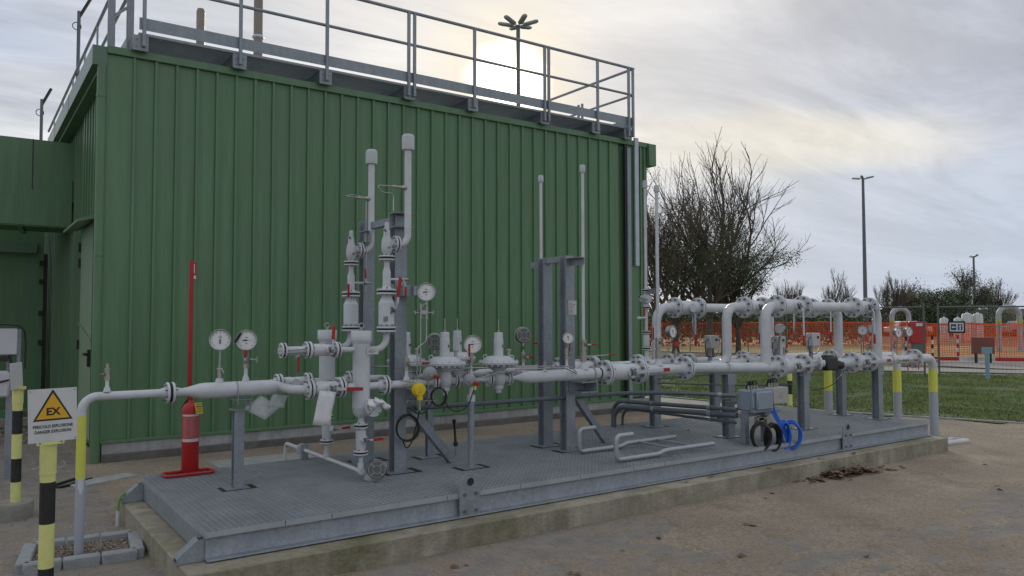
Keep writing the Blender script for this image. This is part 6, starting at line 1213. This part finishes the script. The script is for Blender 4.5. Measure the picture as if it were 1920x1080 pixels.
tree('round bushy olive tree on the horizon left of the fence posts', 83.9, 38.7, 5.4, .25, 5, .85, .03, seed=41, tf=.25, nleaf=11000, lmat=LEAFG, rad=.40, ls=.08, shrink=.8, name='evergreen_tree', limbs=6)
tree('dark leafy tree with a tall crown behind the white tanks', 88.6, 35.3, 6.6, .25, 5, .7, .08, seed=42, tf=.3, nleaf=10000, lmat=LEAFF, rad=.38, ls=.08, shrink=.78, name='evergreen_tree', limbs=5)
def blob(label, c, sx, sy, sz, n, s0, m, seed, name='shrub', cat='shrub', group=None):
    random.seed(seed); b = MB()
    for k in range(n):
        while True:
            v = V((random.uniform(-1,1),random.uniform(-1,1),random.uniform(0,1)))
            if v.length < 1: break
        v = v*(v.length**-.35 if v.length > 0 else 1); w_ = 1+.35*noise.noise(V((v.x*2.2+seed,v.y*2.2,v.z*2)))
        p = V((c[0]+v.x*sx*w_, c[1]+v.y*sy*w_, c[2]+max(0,v.z)*sz*w_)); q = V((random.gauss(0,1),random.gauss(0,1),random.gauss(0,1))).normalized(); u = q.orthogonal().normalized(); w2 = q.cross(u); s_ = s0*random.uniform(.5,1.3)
        b.add([p-u*s_, p+w2*s_*.6, p+u*s_, p-w2*s_*.6], [(0,1,2,3)])
    t = thing(name, label, cat, c, group); b.build('foliage', m, t, kind='stuff', flat=True); MB().tube([(c[0],c[1],c[2]-.05),(c[0],c[1],c[2]+sz*.5)], .12, 6).build('stem', BARK, t)
blob('big dark green bush mass behind the fence gap at the right', (80.5,34.6,0), 4.2, 3, 4.3, 12000, .12, LEAF, 3)
blob('lower olive shrub left of the dark bush mass', (78,38,0), 3, 2.5, 2.9, 5000, .11, LEAFG, 4); blob('low dark shrub right of the dark bush mass', (84,31.5,0), 4.5, 3, 3.0, 6000, .11, LEAFF, 5)
# long distant hedge line (one uncounted mass)
random.seed(60); b = MB()
for k in range(30000):
    t_ = random.random(); a = V((40,62,0)).lerp(V((112,14,0)), t_); off = V((.55,.83,0))*random.uniform(0,9); hgt = 1.9+1.0*noise.noise(V((t_*16,1,2)))+.7*noise.noise(V((t_*60,4,2)))
    p = a+off+V((0,0,random.random()**.7*max(.6,hgt))); q = V((random.gauss(0,1),random.gauss(0,1),random.gauss(0,1))).normalized(); u = q.orthogonal().normalized(); w2 = q.cross(u); s_ = .20*random.uniform(.5,1.3)
    b.add([p-u*s_, p+w2*s_*.6, p+u*s_, p-w2*s_*.6], [(0,1,2,3)])
b.build('hedge', LEAFF, kind='stuff', flat=True)
random.seed(61); b = MB()
for k in range(15000):
    t_ = random.random(); a = V((26,34,0)).lerp(V((46,22,0)), t_); off = V((.55,.83,0))*random.uniform(0,3); hgt = 2.3+.7*noise.noise(V((t_*9,1,2)))
    p = a+off+V((0,0,random.random()**.7*max(.6,hgt))); q = V((random.gauss(0,1),random.gauss(0,1),random.gauss(0,1))).normalized(); u = q.orthogonal().normalized(); w2 = q.cross(u); s_ = .11*random.uniform(.5,1.3)
    b.add([p-u*s_, p+w2*s_*.6, p+u*s_, p-w2*s_*.6], [(0,1,2,3)])
b.build('near_hedge', LEAF, kind='stuff', flat=True)
# temporary mesh fence
def fpanel(label, a, c, h=1.98):
    a, c = V((*a,0)), V((*c,0)); d = (c-a).normalized(); Ln = (c-a).length; t = thing('fence_panel', label, 'fence', tuple(a), 'temporary mesh fence panels')
    for p in (a, c): MB().tube([p+V((0,0,.02)), p+V((0,0,h+.12))], .028, 8).build('post', FPOST, t)
    MB().tube([a+V((0,0,h)), c+V((0,0,h))], .021, 8).build('top_rail', FPOST, t); MB().tube([a+V((0,0,.16)), c+V((0,0,.16))], .021, 8).build('bottom_rail', FPOST, t)
    b = MB(); n = int(Ln/.10)
    for k in range(1, n): p = a+d*Ln*k/n; b.tube([p+V((0,0,.16)), p+V((0,0,h))], .0022, 3, False)
    for k in range(1, 8): z = .16+k*.228; b.tube([a+V((0,0,z)), c+V((0,0,z))], .0022, 3, False)
    b.build('wire_mesh', GALVD, t, kind='stuff', flat=True); return t
fa, fb_, fc, fd_ = (20.9,6.13), (21.1,5.83), (23.4,2.25), (18.7,9.4)
fpanel('mesh fence panel carrying the blue arrow sign, right of the double posts', fb_, fc); fpanel('mesh fence panel left of the double posts behind the outlet pipes', (18.9,9.2), fa)
fpanel('mesh fence panel leaving the picture at the right edge', (23.45,2.17), (25.7,-1.4)); fpanel('mesh fence panel behind the right-hand risers over the lawn', (16.7,12.4), (18.85,9.28)); 
fs = thing('arrow_sign', 'dark framed sign with white arrow and exit door pictogram on the fence', 'sign', (21.32,5.48,1.4)); dF = (V((*fc,0))-V((*fb_,0))).normalized(); cF = V((21.33,5.45,1.42)); nF = V((0,0,1)).cross(dF)*-1; 
if nF.dot(V((-1.26,-5,0))-cF) < 0: nF = -nF
uF = dF; 
def fq(c, w1, h, t_, m, nm, par=fs): return MB().obox(cF+c, uF*w1, V((0,0,1))*h, nF*t_).build(nm, m, par)
fq(nF*.03, .42, .33, .012, BLACKP, 'frame'); fq(nF*.04, .34, .24, .008, mat('sign_white',(.62,.64,.66),.5), 'plate'); fq(nF*.0455-uF*.075, .13, .16, .003, NAVY, 'arrow_field'); fq(nF*.0455+uF*.085, .11, .17, .003, NAVY, 'door_field')
b = MB(); aw = [(-.05,0),(-.005,.045),(-.005,.016),(.05,.016),(.05,-.016),(-.005,-.016),(-.005,-.045)]; b.prism(aw, cF+nF*.0475-uF*.075, uF, (0,0,1), nF*.001).build('arrow', bpy.data.materials['sign_white'], fs)
b = MB(); b.prism([(-.02,-.07),(.02,-.07),(.01,0),(.035,.03),(.01,.05),(-.03,.03),(-.03,.0),(-.01,-.01)], cF+nF*.0475+uF*.085, uF, (0,0,1), nF*.001).prism([(-.012,.055),(.012,.055),(.012,.078),(-.012,.078)], cF+nF*.0475+uF*.085, uF, (0,0,1), nF*.001).build('pictogram', bpy.data.materials['sign_white'], fs)
bp2 = thing('blue_post', 'pale blue post with a small head plate in front of the fence at the right', 'post', (21.3,4.66,0)); MB().box(21.26,4.62,0,21.34,4.70,.72).build('shaft', SKYB, bp2); MB().obox((21.3,4.66,.80), uF*.24, V((0,0,.17)), nF*.04).build('head_plate', SKYB, bp2)
# orange nets
def net(label, P_, z0, z1, cell=.085, seed=3, sag=.05):
    random.seed(seed); P_ = [V((*p,0)) for p in P_]; t = thing('barrier_net', label, 'barrier net', tuple(P_[0]), 'orange barrier nets'); b = MB(); cum = [0]
    for a, c in zip(P_, P_[1:]): cum.append(cum[-1]+(c-a).length)
    def at(s_, z):
        s_ = min(max(s_,0),cum[-1]-1e-6); i = next(j for j in range(len(P_)-1) if cum[j+1] >= s_); q = (s_-cum[i])/(cum[i+1]-cum[i]); p = P_[i].lerp(P_[i+1], q)
        w_ = noise.noise(V((s_*.5, z, seed)))*.10; f = z0+(z1-z0)*z; zz_ = f - sag*abs(math.sin(s_*1.3+seed))*(1 if z > .5 else .5)+.04*noise.noise(V((s_*1.1,z*2,seed+4))); return p+V((w_*.5,-w_*.6,zz_))
    nn2 = int(cum[-1]/cell); m = int((z1-z0)/cell)
    for k in range(nn2+1): b.tube([at(k*cell, j/6) for j in range(7)], .0105, 3, False)
    st_ = max(2, nn2//3)
    for j in range(m+1): b.tube([at(cum[-1]*k/st_, j/m) for k in range(st_+1)], (.030 if j == m else .010), 3, False)
    b.build('net', NET, t, kind='stuff', flat=True)
    for k in range(int(cum[-1]/3.0)+1): p = at(k*3.0, .5); MB().tube([(p.x+.05,p.y+.05,-.05),(p.x+.05,p.y+.05,z1+.05)], .02, 6).build('stake', FPOST, t)
net('orange barrier net behind the big trees and the left risers', [(27.2,24.3),(30.3,22.0),(33.4,19.6),(36.8,17.2)], .30, 1.52)
net('orange barrier net behind the yellow banded outlets', [(36.4,17.0),(35.2,14.4),(34.0,12.6)], .15, 1.50, seed=5)
net('near orange net sagging behind the fence panel with the arrow sign', [(30.6,11.4),(31.8,9.6),(33.4,6.8),(35.0,4.0)], .22, 1.48, seed=7, sag=.10)
net('farther orange net crossing behind the red cabinet', [(41.5,17.3),(44,13.5),(47,9.0)], .2, 1.42, seed=9)
# red cabinet, tanks, U pipes, barriers
rc = thing('red_cabinet', 'red hose cabinet standing on the yard left of the double fence posts', 'cabinet', (28.9,10.42,.68)); MB().obox((28.9,10.42,1.13), V((.62,-.38,0)).normalized()*.60, V((.38,.62,0))*.35, V((0,0,.84))).build('body', RED, rc, bevel=.015); MB().obox((28.83,10.30,1.43), V((.62,-.38,0)).normalized()*.25, V((.38,.62,0)).normalized()*.03+V((-.0,-.0,0)), V((0,0,.12))).build('label_plate', WHITE, rc); MB().obox((28.9,10.42,.36), V((.62,-.38,0)).normalized()*.40, V((.38,.62,0))*.25, V((0,0,.7))).build('legs', FPOST, rc)
def upipe(label, a, c, z1, r, yb=True):
    t = thing('pipe_loop', label, 'pipe', (*a,0), 'tall inverted U vent loops'); MB().tube(elbow_path([(*a,-.05),(*a,z1),(*c,z1),(*c,-.05)], .45, 8), r, 18).build('pipe_tube', PIPED, t)
    for p in (a, c): MB().tube([(*p,z1-.95),(*p,z1-.60)], r+.004, 18, False).build('yellow_band', mat('dull_band',(.42,.42,.16),.6) if 'dull_band' not in bpy.data.materials else bpy.data.materials['dull_band'], t)
upipe('inverted U pipe loop above the red cabinet', (37.9,16.3), (38.6,15.8), 2.18, .12); upipe('inverted U pipe loop near the right edge of the photo', (42.35,13.1), (43.15,12.45), 2.25, .13); upipe('inverted U pipe loop cut off by the right edge', (45.5,11.4), (46.5,10.5), 2.6, .15)
for i, (x, y, r, z1, lab) in enumerate(((60.9,24.7,.30,1.75,'small white tank at the left of the tank row'),(61.6,24.0,.28,1.75,'second white tank with a pointed lid'),(62.0,23.5,.38,2.10,'large white tank in the middle of the row'),(62.6,23.0,.36,2.08,'large white tank at the right of the row'))):
    t = thing('storage_tank', lab+' behind the fence', 'tank', (x,y,0), 'white storage tanks'); MB().lathe((x,y,0),(0,0,1),[(0,r),(z1-r*.5,r),(z1-r*.2,r*.8),(z1,r*.25),(z1+.06,r*.2),(z1+.06,0)],18).build('shell', WHITE, t); MB().cyl((x,y,z1+.06),(x,y,z1+.35),.04,8).build('vent', GALVD, t)
t = thing('oxide_panel', 'dark red board on two legs beyond the fence near the blue post', 'board', (30.6,8.8,0)); MB().obox((30.6,8.8,.62), V((.62,-.55,0))*1.0, V((.05,.05,0)), V((0,0,.62))).build('board', BROWNP, t)
for s_ in (-.28,.28): MB().box(30.6+s_*.7-.04,8.8-s_*.6-.04,-.05,30.6+s_*.7+.04,8.8-s_*.6+.04,.32).build('leg', BLACKP, t)
for i, (x, y, lab) in enumerate(((26.5,9.6,'small striped bollard left of the fence sign, beyond the track'),(29.2,10.0,'striped bollard behind the fence just right of the sign'),(31.0,9.9,'red and white stake in the middle of the sagging net'),(35.6,17.8,'red white stake beside the rear outlet pipe'))):
    t = thing('striped_bollard', lab, 'bollard', (x,y,0)); 
    for k in range(6): MB().tube([(x,y,k*.17),(x,y,k*.17+.17)], .045, 10).build('band', (RED if i > 1 else BLACKP) if k % 2 else (WHITE if i > 1 else PALEY), t)
    if i < 2: MB().disc((x,y,-.04),(0,0,1),0,.14,.25,16).build('foot', CONC, t)
t = thing('white_barrier', 'low white and red barrier rail across the far yard', 'barrier', (33,9,0))
for k in range(8): a = V((29.6,10.5,.10)).lerp(V((35.5,2.8,.10)), k/8); c = V((29.6,10.5,.10)).lerp(V((35.5,2.8,.10)), (k+.97)/8); MB().bar(a, c, .10, .14).build('rail_piece', WHITE if k % 2 else RED, t)
for i, (x, y, z0, lab, m) in enumerate(((70,48,.1,'white van roof seen over the hedge left of the right risers',WHITE),(74,34,.1,'pale car parked beyond the field near the tanks',WHITE),(82,27,.1,'grey car parked far away at the right',LAMPM))):
    t = thing('parked_car', lab, 'car', (x,y,0)); u_ = V((.8,-.6,0)); P_ = [(-2.1,.35),(-2.1,.85),(-1.5,.95),(-1.0,1.42),(.5,1.45),(1.15,.98),(2.0,.85),(2.1,.4)]; MB().prism(P_, (x,y,0), u_, (0,0,1), (.9,1.2,0)).build('body', m, t, bevel=.06)
    for s_ in (-1.3,1.3): MB().cyl(V((x,y,.33))+u_*s_-V((.02,.03,0)), V((x,y,.33))+u_*s_+V((.12,.16,0)), .33, 16).build('wheel', BLACK, t)
    MB().prism([(-1.2,.98),(-.9,1.35),(.45,1.38),(.95,1.0)], V((x,y,0))-V((.006,.008,0)), u_, (0,0,1), (.01,.013,0)).build('window', NAVY, t)
ds = thing('chimney_block', 'small dark block on the horizon above the upper pipes', 'chimney', (92,59,0)); MB().box(91.4,58.4,0,92.3,59.3,3.6).build('block', BROWNP, ds); MB().box(91.2,58.2,3.6,92.5,59.5,3.9).build('cap', BLACKP, ds)
# distant rolling ground so that the horizon is closed
hz_ = MB(); n = 60
for k in range(n+1):
    q = R_(-35+110*k/n); x_, y_ = math.sin(q)*420, math.cos(q)*420
    hz_.v += [V((x_,y_,-1)), V((x_*1.02,y_*1.02,6.0+2.5*noise.noise(V((k*.4,0,0)))+1.2*noise.noise(V((k*1.7,3,0)))))]
hz_.f = [(2*k,2*k+2,2*k+3,2*k+1) for k in range(n)]
# a low wooded rise with thickness
hz2 = [V((p.x*1.15,p.y*1.15,-1)) for p in hz_.v[::2]]; o0 = len(hz_.v); hz_.v += hz2; hz_.f += [(2*k+1,2*k+3,o0+k+1,o0+k) for k in range(n)]
struct(hz_.build('hills', LEAFB, sharp=180))
